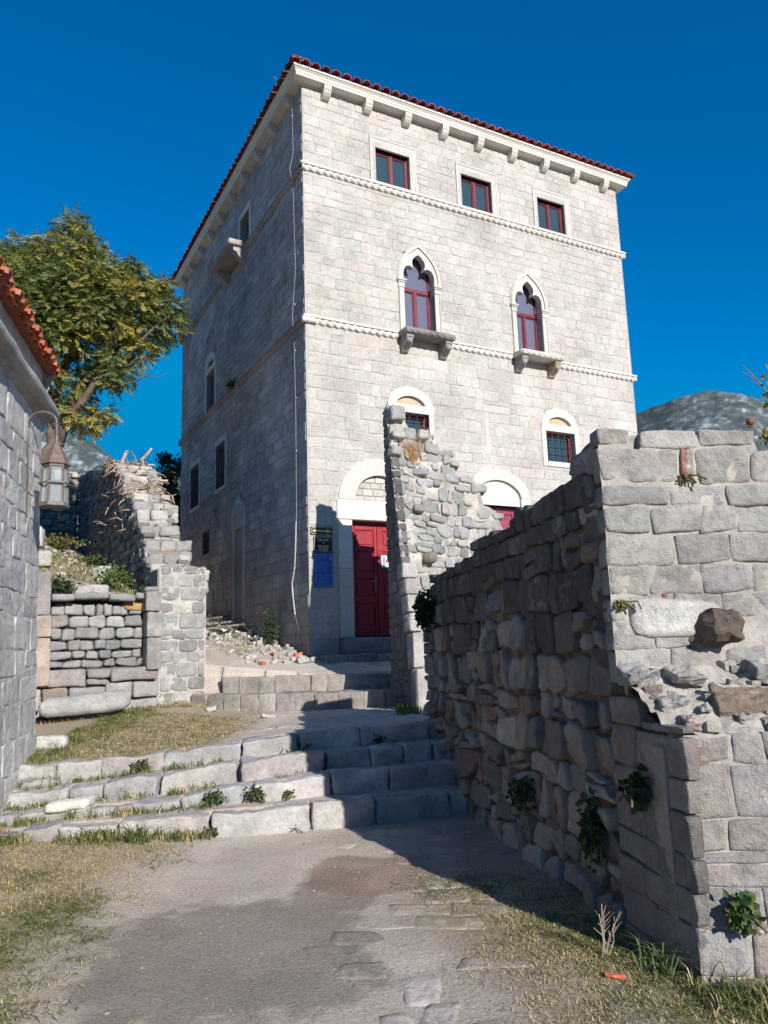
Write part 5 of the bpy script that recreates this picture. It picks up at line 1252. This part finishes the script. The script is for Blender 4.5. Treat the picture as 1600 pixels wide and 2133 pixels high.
for k in range(60):
    q = PC + A_ * rng.uniform(-1.3, -.3) + B_ * rng.uniform(2.6, 5.6); z = ground_z(q.x, q.y); a = rng.uniform(0, 6.3); l = rng.uniform(.3, .9)
    tube(mb, [(q.x, q.y, z + .02), (q.x + math.cos(a) * l * .5, q.y + math.sin(a) * l * .5, z + rng.uniform(.1, .3)), (q.x + math.cos(a) * l, q.y + math.sin(a) * l, z + .05)], [.012, .009, .004], (.09, .075, .06), 4)
tag(mb.build('brushwood', M_BARK), 'heap of dark dead twigs around the planks beside the palace wall', 'brushwood')

# ------------------------------------------------------------------ plants
def fronds(mb, p, d, L, rg, cols, nl=9, lw=.035, ll=.11, droop=.5, rach=(.10, .10, .04)):
    """one feathered leaf: a drooping midrib with paired leaflets"""
    d = d.normalized(); pos = p.copy(); side = d.cross(Z_); side = side.normalized() if side.length > .05 else Vector((1, 0, 0))
    col = vary(rg, rg.choice(cols), .18, .05); ra = rg.uniform(-1.25, 1.25); side = side * math.cos(ra) + side.cross(d) * math.sin(ra)
    for k in range(nl):
        d = (d + Vector((0, 0, -droop / nl))).normalized(); q = pos + d * (L / nl)
        up = side.cross(d)
        for s in (-1, 1):
            dd = (side * s + d * .55 + Vector((0, 0, -.45)) + Vector((rg.uniform(-.2, .2), rg.uniform(-.2, .2), rg.uniform(-.2, .2))))
            leaf(mb, q, dd, up + Vector((rg.uniform(-.4, .4), rg.uniform(-.4, .4), 0)), ll * rg.uniform(.75, 1.1) * (1 - .4 * abs(k / nl - .45)), lw, mul(col, rg.uniform(.85, 1.15)))
        pos = q
    leaf(mb, pos, d, side.cross(d), ll, lw, col)
# the big tree behind the house
rng = random.Random(123)
tree = thing('broadleaf_tree', (-6.9, 16.0, 3.6), 'tall tree with yellow green feathery leaves rising behind the left house', 'tree')
def TP(x, y, dy=0.):      # branch stations given as metres across and up in the tree's own plane, with depth
    return Vector((-6.9 + x, 16.0 + dy, y))
TR = (.13, .10, .08)
mb = MB()
limbs = [([TP(-.95, 3.2), TP(-.7, 4.8), TP(-.35, 5.7), TP(.0, 6.2)], [.24, .20, .18, .16]),
         ([TP(-.05, 5.7), TP(-.18, 6.5), TP(-.05, 7.2), TP(.05, 8.2, .2), TP(-.15, 9.3, .4), TP(.0, 10.4, .3)], [.14, .12, .10, .08, .05, .02]),
         ([TP(.0, 6.1), TP(.15, 6.6), TP(.55, 7.05, -.1), TP(.95, 7.6, -.2), TP(1.25, 8.3, -.2), TP(1.5, 9.2, 0)], [.12, .10, .085, .07, .05, .02]),
         ([TP(.0, 6.3), TP(.05, 6.9, .2), TP(.35, 7.6, .3), TP(.9, 8.3, .5), TP(1.6, 9.0, .5), TP(2.1, 9.6, .4)], [.12, .10, .08, .06, .04, .015]),
         ([TP(-.1, 6.6), TP(-.5, 7.4, -.2), TP(-.9, 8.2, -.4), TP(-1.2, 9.2, -.4), TP(-1.3, 10.2, -.3)], [.10, .08, .06, .04, .015]),
         ([TP(.95, 7.6, -.2), TP(1.5, 7.9, -.3), TP(2.0, 8.4, -.4), TP(2.5, 8.9, -.3)], [.05, .04, .03, .01]),
         ([TP(-.02, 7.8, .2), TP(.5, 8.8, -.4), TP(.7, 9.8, -.6), TP(.6, 10.6, -.5)], [.06, .05, .03, .012]),
         ([TP(-.05, 7.0), TP(-.7, 7.7, .5), TP(-1.5, 8.6, .7), TP(-2.0, 9.6, .7)], [.07, .05, .035, .012]),
         ([TP(.75, 7.3, -.15), TP(1.25, 7.25, -.3), TP(1.75, 7.32, -.4), TP(2.05, 7.45, -.5), TP(2.12, 7.75, -.5)], [.035, .025, .018, .010, .004]),
         ([TP(1.95, 7.4, -.45), TP(2.25, 7.36, -.5), TP(2.45, 7.46, -.5)], [.010, .007, .003]),
         ([TP(1.0, 7.65, -.2), TP(1.5, 7.72, -.3), TP(2.0, 7.86, -.3), TP(2.45, 7.84, -.35)], [.022, .016, .010, .003]), ([TP(1.9, 7.84, -.3), TP(2.1, 8.05, -.3)], [.008, .003])]
for pts, rad in limbs: tube(mb, pts, rad, TR, 8)
blobs = []
for (px, py, r_, dy) in ((.35, 10.9, .34, 0), (-.05, 10.55, .48, .2), (.5, 10.35, .5, -.2), (-.75, 10.4, .45, .2), (-1.25, 10.3, .42, -.1), (-1.75, 10.55, .36, 0), (-1.5, 9.8, .5, .3), (-.9, 9.75, .55, -.3), (-.25, 9.8, .6, -.4), (.35, 9.7, .55, -.3), (1.0, 10.0, .5, 0), (1.35, 9.7, .42, -.3), (1.75, 9.9, .28, 0), (2.05, 9.55, .34, .1), (2.3, 9.15, .36, 0), (1.8, 9.25, .42, -.4), (1.25, 9.1, .45, -.5), (.7, 9.05, .45, -.6), (.05, 9.05, .5, -.7), (-.6, 9.0, .5, -.6), (-1.25, 9.0, .5, -.3), (-1.8, 9.1, .45, 0), (-1.6, 8.4, .4, .2), (-.95, 8.4, .45, -.4), (-.3, 8.45, .48, -.7), (.15, 8.25, .42, -.8), (.75, 8.4, .38, -.6), (1.5, 8.55, .38, -.3), (2.1, 8.55, .36, 0), (2.5, 8.75, .3, 0), (2.62, 9.2, .22, .1), (1.95, 8.15, .26, -.1), (1.45, 8.0, .26, -.2), (-.1, 7.8, .36, -.4), (-.6, 7.9, .4, .2), (1.15, 7.95, .26, .3), (.5, 7.75, .3, .5), (-.45, 7.25, .26, .1), (-.05, 6.95, .3, -.1), (-.35, 6.85, .24, .2), (.55, 6.85, .28, .2), (.8, 6.65, .26, .1), (1.05, 6.8, .2, .2), (.45, 7.3, .26, .4), (1.55, 7.55, .24, -.2), (1.25, 7.45, .18, -.1), (-.9, 7.6, .36, .3), (-1.3, 7.9, .36, .4), (.0, 9.4, .5, .8), (.9, 9.4, .5, .8), (-.9, 9.3, .5, .8), (.3, 8.6, .5, .8), (1.6, 8.9, .4, .7), (-.4, 10.1, .5, .8), (-1.6, 9.1, .5, .8), (.4, 11.2, .18, 0), (2.35, 9.75, .16, .1), (1.6, 10.2, .16, .1), (-.9, 10.75, .18, 0), (-2.2, 10.3, .42, .1), (-2.3, 9.6, .45, 0), (-2.5, 10.7, .3, 0), (-2.4, 8.9, .4, .2), (-.4, 9.4, .45, -.8), (.5, 9.4, .45, -.8), (1.1, 9.5, .4, -.7), (-1.2, 9.5, .45, -.6), (-.7, 8.7, .45, -.8), (.4, 8.8, .42, -.9), (1.0, 8.7, .36, -.7), (-1.4, 8.7, .4, -.4), (.1, 10.2, .45, -.5), (.85, 10.4, .3, -.3), (-.5, 7.55, .3, -.4), (.15, 7.5, .3, -.5), (-1.1, 8.1, .36, -.3)):
    blobs.append((TP(px - .22, py, dy), r_))
allpts = [Vector(p) for pts, _ in limbs[1:8] for p in pts]
cr = MB()
GR = [(.19, .225, .065), (.26, .275, .07), (.14, .19, .065), (.35, .325, .075), (.18, .22, .085), (.42, .345, .075)]
for (c, r_) in blobs:
    near = min(allpts, key=lambda p: (p - c).length)
    m_ = near.lerp(c, .5) + Vector((rng.uniform(-.15, .15), rng.uniform(-.15, .15), -.08)); tube(mb, [near, m_, c], [.03, .018, .008], TR, 5)
    bias = rng.random(); cols = [GR[3], GR[1], GR[5]] if bias > .72 else [GR[0], GR[1], GR[4], GR[0]] if bias > .3 else [GR[2], GR[0], GR[4]]
    for k in range(int(34 + 260 * r_ * r_ * 2.6)):
        while True:
            o = Vector((rng.uniform(-1, 1), rng.uniform(-1, 1), rng.uniform(-1, 1)))
            if o.length < 1: break
        o = o * (.55 + .45 * o.length)
        p = c + Vector((o.x * r_ * 1.15, o.y * r_ * 1.2, o.z * r_ * .95))
        d = Vector((o.x, o.y, o.z * .5 + .15)) + Vector((rng.uniform(-.6, .6), rng.uniform(-.6, .6), rng.uniform(-.3, .3)))
        fronds(cr, p, d, rng.uniform(.16, .30), rng, cols, 8, .029, .088, .9)
mb.build('trunk', M_BARK, tree, smooth=True); cr.build('crown', M_LEAF, tree)

def ivyclump(mb, c, r_, n, rg, cols, L=.06, nrm=None):
    for k in range(n):
        o = Vector((rg.gauss(0, .45), rg.gauss(0, .45), rg.gauss(0, .45)))
        if o.length > 1.3: continue
        p = c + Vector((o.x * r_[0], o.y * r_[1], o.z * r_[2]))
        d = Vector((rg.uniform(-1, 1), rg.uniform(-1, .4), rg.uniform(-.8, .9))); leaf(mb, p, d, Vector((rg.uniform(-.5, .5), -1, rg.uniform(-.3, .8))), L * rg.uniform(.6, 1.2), L * rg.uniform(.5, .9), vary(rg, rg.choice(cols), .2, .06), .004)
GREEN = [(.045, .085, .02), (.06, .11, .025), (.035, .065, .018), (.09, .13, .03)]
DGREEN = [(.03, .055, .02), (.045, .07, .025), (.06, .085, .03)]
def bush(name, x, y, r_, n, cols, label, L=.06, z=None, cat='plant', stems=6, seed=1):
    rg = random.Random(seed); z0 = ground_z(x, y) if z is None else z
    t = thing(name, (x, y, z0), label, cat)
    mb = MB()
    for k in range(stems):
        e = Vector((x + rg.uniform(-.6, .6) * r_[0], y + rg.uniform(-.6, .6) * r_[1], z0 + r_[2] * rg.uniform(.9, 1.7))); b = Vector((x + rg.uniform(-.1, .1), y + rg.uniform(-.1, .1), z0)); tube(mb, [b, b.lerp(e, .5) + Vector((rg.uniform(-.04, .04), 0, .02)), e], [.008, .006, .002], (.12, .10, .06), 4)
    mb.build('stem', M_BARK, t)
    mb = MB(); ivyclump(mb, Vector((x, y, z0 + r_[2] * .85)), r_, n, rg, cols, L); mb.build('foliage', M_LEAF, t); return t
q = PC + A_ * -.28 + B_ * 1.35; bush('weed_shrub', q.x, q.y, (.16, .16, .40), 420, DGREEN, 'narrow dark green shrub growing at the foot of the palace side wall', .06, seed=3)
x, y = interior(-3.3, 1.2); bush('weed_shrub', x, y, (.30, .30, .24), 420, [(.10, .16, .03), (.07, .12, .025), (.14, .19, .04)], 'bright green weed bush against the shaded ruined wall on the terrace', .07, seed=4)
x, y = interior(-4.3, .25); bush('weed_shrub', x, y, (.26, .2, .2), 420, DGREEN, 'dark grey green bush behind the left jamb of the blocked doorway', .06, seed=5)
x, y = interior(-2.98, -.0); bush('weed_shrub', x, y, (.14, .12, .14), 200, GREEN, 'small green weed in the corner between the pier and the filled doorway', .06, seed=6, z=2.5)
x, y = interior(-4.0, 5.5); bush('weed_shrub', x, y, (.7, .5, .14), 500, [(.11, .13, .03), (.16, .16, .04), (.06, .09, .02), (.2, .15, .05)], 'sprawling yellow green weeds on the terrace below the rubble wall', .08, seed=7)
x, y = interior(-5.2, 7.0); bush('weed_shrub', x, y, (.7, .6, .22), 700, [(.13, .15, .03), (.18, .17, .04), (.08, .11, .02)], 'sunlit weeds on the terrace right under the lantern', .08, seed=8)
x, y = interior(-3.4, 4.5); bush('weed_shrub', x, y, (.6, .3, .14), 420, [(.05, .09, .02), (.08, .12, .025)], 'low green creeper in the shade of the ruined wall on the terrace', .07, seed=9)
# ivy and weeds in the near wall
q = WP(5.1, 2.15, .12); bush('wall_weed', q.x, q.y, (.11, .11, .22), 220, [(.016, .028, .012), (.022, .035, .014)], 'dark ivy hanging from the far end of the near ruined wall', .09, z=q.z - .3, seed=11)
q = WP(.42, .78, .05); bush('wall_weed', q.x, q.y, (.07, .07, .09), 160, DGREEN, 'leafy weed sprouting from the shaded side of the buttress', .055, z=q.z - .04, seed=12)
q = LPt(.20, .30, .06); bush('wall_weed', q.x, q.y, (.07, .06, .085), 190, [(.07, .13, .03), (.05, .10, .025), (.12, .17, .05)], 'bright leafy weed growing from the sunlit front of the buttress', .05, z=q.z - .04, seed=13)
q = WP(1.0, .42, .07); bush('wall_weed', q.x, q.y, (.07, .09, .20), 190, DGREEN, 'dark weed hanging low on the shaded wall behind the buttress', .05, z=q.z - .12, seed=14)
q = WP(2.2, .5, .07); bush('wall_weed', q.x, q.y, (.08, .1, .14), 150, DGREEN, 'dim weed tuft low in the middle of the shaded wall side', .055, z=q.z - .12, seed=15)
q = UPt(.04, 1.80, .02); bush('wall_weed', q.x, q.y, (.03, .03, .03), 60, [(.22, .22, .05), (.15, .17, .04)], 'tiny yellow green tuft on the corner of the tall pier', .03, z=q.z - .02, seed=16)
q = UPt(.50, 2.55, .02); bush('wall_weed', q.x, q.y, (.03, .02, .025), 60, [(.20, .16, .06), (.14, .13, .05)], 'tiny dry tuft in the open joint beside the red brick sliver', .025, z=q.z - .02, seed=17)
q = SP(4.55, 8.2, .1); mb = MB(); ivyclump(mb, q, (.18, .1, .14), 170, random.Random(18), DGREEN, .06); tag(mb.build('wall_weed', M_LEAF), 'small dark plant rooted on the lower ledge of the palace side wall', 'plant')
# weeds on and before the steps
def stepweed(x, idx, s, n, label, seed, cols=GREEN, L=.036, dy=-.02):
    y = s1(x) + .4 * idx + dy; z = (lz(idx - 1, x) if idx else 0) + .01
    s *= .62; bush('step_weed', x, y, (s * 1.2, s * .6, s * .8), int(n * .7), cols, label, L, z=z, seed=seed)
stepweed(-1.63, 0, .10, 110, 'leafy weed at the foot of the lowest step, left of its middle', 21)
stepweed(-.92, 0, .07, 90, 'leafy weed in the joint of the lowest step near the shadow edge', 22, dy=0)
stepweed(-1.68, 1, .15, 200, 'round green weed clump growing on the lowest step against the second', 23)
stepweed(-1.3, 1, .13, 170, 'darker leafy weed clump right of the round one on the lowest step', 24, DGREEN)
stepweed(-1.0, 1, .08, 90, 'little leafy weed on the lowest step close to the shadow', 25)
stepweed(-1.18, 3, .07, 80, 'upright weed in the joint of the fourth step', 26, dy=.02)
stepweed(-.9, 3, .08, 80, 'grey green weed at the shadow edge on the fourth step', 27, DGREEN, dy=.02)
stepweed(-2.6, 3, .14, 190, 'bushy weed at the left end of the third step tread', 28, [(.06, .09, .03), (.09, .12, .04)])
stepweed(-.15, 3, .1, 120, 'weed in the shade at the right part of the fourth step', 29, DGREEN)

# grass: blades in tufts
def blades(mb, x, y, z, n, h, sp, rg, cols, w=.006, lean=.5):
    for k in range(n):
        a = rg.uniform(0, 6.283); r_ = sp * math.sqrt(rg.random()); bx, by = x + r_ * math.cos(a), y + r_ * math.sin(a)
        hh = h * rg.uniform(.5, 1.15); b = rg.uniform(0, 6.283); l = lean * rg.uniform(.3, 1.2) * hh; ca, sa = math.cos(b), math.sin(b); c = vary(rg, rg.choice(cols), .2, .05)
        px_, py_ = -sa * w * .5, ca * w * .5
        m1 = Vector((bx + ca * l * .35, by + sa * l * .35, z + hh * (.6 - .1 * lean))); t1 = Vector((bx + ca * l, by + sa * l, z + hh * max(.08, .95 - .38 * lean)))
        o = Vector((px_, py_, 0))
        mb.add([Vector((bx, by, z)) - o, Vector((bx, by, z)) + o, m1 + o * .8, m1 - o * .8, t1], [(0, 1, 2, 3), (3, 2, 4)], c)
STRAW = [(.52, .42, .23), (.45, .36, .19), (.58, .49, .30), (.38, .31, .16)]
GGR = [(.10, .14, .035), (.14, .17, .04), (.08, .11, .03), (.20, .19, .06)]
rng = random.Random(202); mb = MB()
def scatter(n, xr, yr, dens, cols_f, h, sp, nb, w=.006, lean=.8):
    for k in range(n):
        x, y = rng.uniform(*xr), rng.uniform(*yr); d = dens(x, y)
        if rng.random() > d: continue
        blades(mb, x, y, ground_z(x, y) - .004, nb, h * rng.uniform(.6, 1.3), sp, rng, cols_f(x, y), w, lean)
def vl(x, y): return smooth(-1.45, -2.3, x + .3 * N((x, y, 0), 1.1) + .11 * (y - 5)) * (.35 + .65 * smooth(-.25, .25, N((x, y, 0), 1.9, 6)))
def vr(x, y):
    if x > 1.44 - .17 * (y - 3.97) - .02 and y > 3.95: return 0
    return smooth(.25, .95, x - .35 * (4.6 - y) + .35 * N((x, y, 0), 1.3)) * smooth(6.2, 4.8, y) * (.4 + .6 * smooth(-.3, .2, N((x, y, 0), 2.2, 3)))
def colmix(k): 
    return lambda x, y: GGR if N((x, y, 0), 1.2, 11) + rng.uniform(-.35, .35) > k else STRAW
scatter(11000, (-4.2, -1.3), (2.8, 7.0), vl, colmix(.12), .05, .07, 7, .0045, 1.9)
scatter(17000, (-.1, 2.4), (2.6, 6.2), vr, colmix(.10), .045, .06, 7, .004, 1.9)
scatter(500, (-1.6, .6), (2.7, 6.0), lambda x, y: .14, lambda x, y: [(.16, .14, .08), (.22, .18, .10)], .025, .04, 5, .004, 1.4)
def vd(x, y): return smooth(-1.7, -2.3, x + .35 * N((x, y, 0), 1.1)) if s1(x) + 1.35 < y < 11.7 - .3 * x * 0 else 0
scatter(5200, (-4.1, -1.5), (8.2, 11.6), vd, lambda x, y: STRAW if rng.random() < .8 else GGR, .055, .09, 6, .007, 1.9)
scatter(900, (-4.1, -3.2), (7.6, 12), lambda x, y: .8 * smooth(-3.3, -3.75, x), lambda x, y: GGR, .10, .08, 8, .007, .9)
scatter(700, (-4.9, -2.4), (10.9, 12.6), lambda x, y: .7 if abs(pal(x, y)[1] + 1.05) < .28 else 0, lambda x, y: GGR if rng.random() < .6 else STRAW, .09, .08, 8, .007, .9)
# along the foot of the steps and on the treads
for k in range(1100):
    i = rng.choice([0, 0, 0, 1, 1, 2, 3]); x = rng.uniform(-4.1, .6)
    g_ = N((x, i * 3.1, 0), 1.6, 2) + (.45 if x < -1.7 else -.05 if x < -.9 else -.45)
    if g_ < .02: continue
    y = s1(x) + .4 * i - rng.uniform(.0, .16) + (.02 if i else 0); z = (lz(i - 1, x) if i else ground_z(x, y)) 
    blades(mb, x, y, z - .006, 9, rng.uniform(.05, .15) * (1.2 if i == 0 else .85), .05, rng, GGR if rng.random() < .68 else STRAW, .007, .8)
for k in range(120):     # tuft by the stub of wall
    x = rng.uniform(.12, .42); y = rng.uniform(10.3, 11.6); blades(mb, x, y, ground_z(x, y), 7, .13, .05, rng, [(.10, .17, .04), (.16, .2, .06)], .008, .6)
for k in range(130):     # rough grass at the buttress foot
    u = rng.uniform(-.1, .8); q = LPt(u, 0, rng.uniform(.02, .30)); blades(mb, q.x, q.y, ground_z(q.x, q.y), 8, rng.uniform(.05, .16), .05, rng, GGR if rng.random() < .7 else STRAW, .005, .9)
for k in range(2600):    # terrace
    ta, tb = rng.uniform(-7, -2.9), rng.uniform(-.35, 10); x, y = interior(ta, tb)
    if N((x, y, 0), .9, 7) + rng.uniform(-.3, .4) < -.05: continue
    blades(mb, x, y, ground_z(x, y) - .01, 6, rng.uniform(.08, .22), .12, rng, STRAW if rng.random() < .6 else GGR, .012, .9)
for k in range(260):
    ta = -abs(rng.gauss(0, .7)) - .1; q = PC + A_ * max(-2, ta) + B_ * rng.uniform(.2, 5.5); blades(mb, q.x, q.y, ground_z(q.x, q.y), 6, .10, .08, rng, GGR if rng.random() < .6 else STRAW, .008, .9)
tag(mb.build('grass', M_GRASS), kind='stuff')
mb = MB(); rg = random.Random(44)
for k in range(420):
    x, y = rg.uniform(-3.6, 1.3), rg.uniform(2.7, 11.8)
    if rg.random() > .25 + .75 * max(vl(x, y), vr(x, y), .5 if s1(x) - .5 < y < s1(x) + .1 else 0): continue
    z = ground_z(x, y) + .006; a = rg.uniform(0, 6.3); leaf(mb, Vector((x, y, z)), Vector((math.cos(a), math.sin(a), rg.uniform(0, .25))), Z_, rg.uniform(.02, .045), rg.uniform(.01, .02), vary(rg, rg.choice([(.34, .22, .10), (.42, .30, .15), (.28, .17, .09), (.48, .40, .24)]), .2), .004)
tag(mb.build('leaf_litter', M_GRASS), kind='stuff')
# tall single grass plants at the foot of the near wall
def tallgrass(x, y, n, h, sp, label, cols, seed, w=.008, lean=1.0):
    rg = random.Random(seed); mb = MB(); blades(mb, x, y, ground_z(x, y) - .01, n, h, sp, rg, cols, w, lean); return tag(mb.build('grass_tuft', M_GRASS), label, 'grass tuft')
tallgrass(1.26, 4.1, 46, .24, .10, 'tall green grass tuft at the foot of the buttress corner', [(.12, .19, .06), (.16, .22, .09)], 1)
tallgrass(1.52, 3.72, 70, .20, .14, 'spreading grass tuft at the lower right corner of the path', [(.12, .17, .05), (.25, .22, .09)], 2)
tallgrass(-2.55, 6.98, 70, .22, .16, 'thick green grass tuft below the lowest step toward the left', [(.10, .16, .04), (.16, .18, .05)], 3)
tallgrass(-2.2, 7.02, 80, .26, .10, 'tall upright grass tuft against the lowest step', [(.09, .14, .035), (.14, .17, .05)], 4)
tallgrass(-3.45, 7.1, 60, .22, .14, 'reddish dry grass tuft below the left end of the lowest step', [(.34, .19, .08), (.28, .18, .08)], 5)
tallgrass(-3.5, 8.3, 80, .2, .18, 'low green grass clump at the left end of the third step', [(.08, .13, .04), (.12, .15, .05)], 6)
mb = MB(); rg = random.Random(3)
for k in range(5):
    b = Vector((1.06 + rg.uniform(-.03, .03), 4.32, 0)); e = b + Vector((rg.uniform(-.12, .14), rg.uniform(-.05, .05), rg.uniform(.16, .26))); tube(mb, [b, b.lerp(e, .5) + Vector((rg.uniform(-.02, .02), 0, 0)), e], [.004, .003, .002], (.42, .34, .24), 4)
    for j in range(3): s = b.lerp(e, .5 + .15 * j); tube(mb, [s, s + Vector((rg.uniform(-.06, .06), rg.uniform(-.03, .03), .05))], [.002, .001], (.42, .34, .24), 3)
tag(mb.build('dead_weed', M_BARK), 'pale dead branching weed standing in the grass at the shadow edge', 'weed')
# dry plants on the stub of wall
mb = MB(); rg = random.Random(5)
for k in range(60):
    b = stub(.42 + rg.uniform(-.06, .1), 4.62 + rg.uniform(-.1, .12), .0); e = b + Vector((rg.uniform(-.2, .2), rg.uniform(-.2, 0), rg.uniform(.05, .36))); tube(mb, [b, b.lerp(e, .6) + Vector((0, 0, .03)), e], [.004, .003, .0015], vary(rg, (.46, .27, .12), .25), 3)
for k in range(10):
    b = stub(.55 + rg.uniform(-.04, .1), 4.7, .0); e = b + Vector((rg.uniform(.05, .4), rg.uniform(-.1, .1), rg.uniform(.25, .7))); tube(mb, [b, b.lerp(e, .5) + Vector((-.05, 0, .1)), e], [.004, .003, .001], (.25, .2, .14), 3)
tag(mb.build('dry_plant', M_BARK), 'dry orange brown plant growing high on the finger of ruined wall', 'plant')
# dead ivy stems on the ruined wall behind the doorway
mb = MB(); rg = random.Random(8)
for k in range(330):
    u = rg.uniform(2.4, 6.4); x = rg.uniform(-.1, .85); side = rg.random() < .45
    p = W2L(u, w2z(u) + rg.uniform(-.05, .12), -x) if not side else W2L(rg.uniform(2.2, 5.5), 0, rg.uniform(-.75, .12)) + Z_ * (w2z(3) + rg.uniform(-.9, .25))
    pts = [p]; d = Vector((rg.uniform(-1, 1), rg.uniform(-1, .4), rg.uniform(-.5, .3))).normalized()
    for j in range(4):
        d = (d + Vector((rg.uniform(-.7, .7), rg.uniform(-.7, .7), rg.uniform(-.7, .3)))).normalized(); pts.append(pts[-1] + d * rg.uniform(.04, .125))
    r_ = rg.uniform(.007, .026); tube(mb, pts, [r_, r_ * .9, r_ * .75, r_ * .5, r_ * .3], vary(rg, rg.choice([(.36, .25, .18), (.42, .31, .23), (.30, .20, .14), (.46, .36, .28)]), .15), 5)
for (u, x, pts) in ((4.9, .25, [(0, 0, 0), (.06, 0, .2), (.16, 0, .42)]), (4.6, .9, [(0, 0, 0), (.02, 0, .16), (-.03, 0, .26), (.08, 0, .36), (.16, 0, .46), (.2, 0, .52)])):
    b = W2L(u, w2z(u) - .05, -x * .7); tube(mb, [b + Vector(p) * .95 for p in pts], [.05 - .004 * k for k in range(len(pts))], (.40, .30, .25), 7)
    tube(mb, [b + Vector(pts[-1]) * .95, b + Vector(pts[-1]) * .95 + Vector((.004, 0, .012))], [.032, .03], (.62, .58, .52), 7)
tag(mb.build('dead_ivy', M_BARK, smooth=True), 'tangle of dead reddish ivy stems over the top of the ruined wall', 'ivy')
# evergreen and bare shrub between the ruined wall and the palace
t = thing('evergreen_tree', (-7.25, 25.5, 5.2), 'dark evergreen tree seen between the ruined wall and the palace', 'tree')
mb = MB(); tube(mb, [(-7.25, 25.5, 3.5), (-7.2, 25.5, 6), (-7.2, 25.5, 8)], [.12, .09, .03], TR, 6); mb.build('trunk', M_BARK, t)
mb = MB(); rg = random.Random(6)
for k in range(16): ivyclump(mb, Vector((-7.15 + rg.uniform(-.5, .5), 25.5 + rg.uniform(-.4, .4), 4.6 + k * .24)), (.55 * (1.15 - k / 22), .5, .3), 260, rg, [(.035, .06, .02), (.05, .075, .022), (.025, .045, .016)], .12)
mb.build('crown', M_LEAF, t)
mb = MB(); rg = random.Random(12)
for k in range(26):
    b = Vector((-8.0 + rg.uniform(-.1, .1), 26, 6.4)); e = b + Vector((rg.uniform(-.55, .75), rg.uniform(-.3, .3), rg.uniform(1.0, 2.5))); m_ = b.lerp(e, .5) + Vector((rg.uniform(-.15, .15), 0, .1)); tube(mb, [b, m_, e], [.014, .008, .003], (.20, .17, .15), 4)
    for j in range(4): s = m_.lerp(e, j / 4); tube(mb, [s, s + Vector((rg.uniform(-.25, .25), 0, rg.uniform(.1, .3)))], [.005, .002], (.20, .17, .15), 3)
tube(mb, [(-8.0, 26, 4), (-8.0, 26, 6.5)], [.05, .03], (.2, .17, .15), 5)
tag(mb.build('bare_shrub', M_BARK), 'leafless twiggy shrub beside the dark evergreen', 'shrub')
# pomegranate behind the near wall
pg = thing('pomegranate_tree', (4.75, 8.2, 0), 'pomegranate tree with brown fruit showing above the wall at the right edge', 'tree')
mb = MB(); rg = random.Random(14)
brs = [([(4.75, 8.2, -.05), (4.7, 8.2, 1.5), (4.55, 8.15, 3.0), (4.35, 8.1, 3.9), (4.12, 8.0, 4.25), (3.93, 8, 4.5)], [.07, .06, .04, .02, .010, .003]), ([(4.55, 8.15, 3.0), (4.35, 8.05, 3.6), (4.1, 8.0, 3.72), (3.95, 8.0, 3.9)], [.03, .015, .008, .004]), ([(4.35, 8.1, 3.9), (4.3, 8, 4.3), (4.2, 8, 4.5)], [.012, .008, .003]), ([(4.12, 8, 4.25), (4.0, 8, 4.32)], [.005, .002]), ([(4.05, 8, 4.33), (3.92, 8.0, 4.42)], [.004, .002]), ([(4.2, 8.02, 4.1), (4.08, 8, 4.1)], [.004, .002]), ([(4.55, 8.15, 3.0), (5.0, 8.3, 4.2), (5.2, 8.3, 4.8)], [.03, .02, .005])]
for pts, rad in brs: tube(mb, pts, rad, (.22, .16, .14), 6)
mb.build('trunk', M_BARK, pg)
mb = MB()
for (c, n) in ((Vector((4.22, 8, 4.05)), 60), (Vector((4.18, 8, 3.68)), 90), (Vector((4.35, 8, 3.5)), 120), (Vector((4.45, 8.1, 4.2)), 130), (Vector((5.0, 8.3, 4.3)), 260), (Vector((4.2, 8, 4.35)), 16)): ivyclump(mb, c, (.16, .16, .14), n, rg, [(.14, .16, .03), (.22, .20, .04), (.09, .12, .03), (.30, .24, .05)], .07)
mb.build('crown', M_LEAF, pg)
for (c, r_) in ((Vector((3.935, 8.0, 3.86)), .042), (Vector((4.10, 8.0, 3.70)), .045)):
    mb = MB(); rock(mb, lambda a, b, c_: c + Vector((a, b, c_)), (r_ * 2, r_ * 2, r_ * 2.05), (.30, .12, .05), r_ * .95, .001, (4, 4, 4)); tube(mb, [c + Vector((0, 0, -r_)), c + Vector((.0, 0, -r_ - .02))], [.012, .016], (.25, .12, .06), 6); mb.build('fruit', M_LEAF, pg, smooth=True)
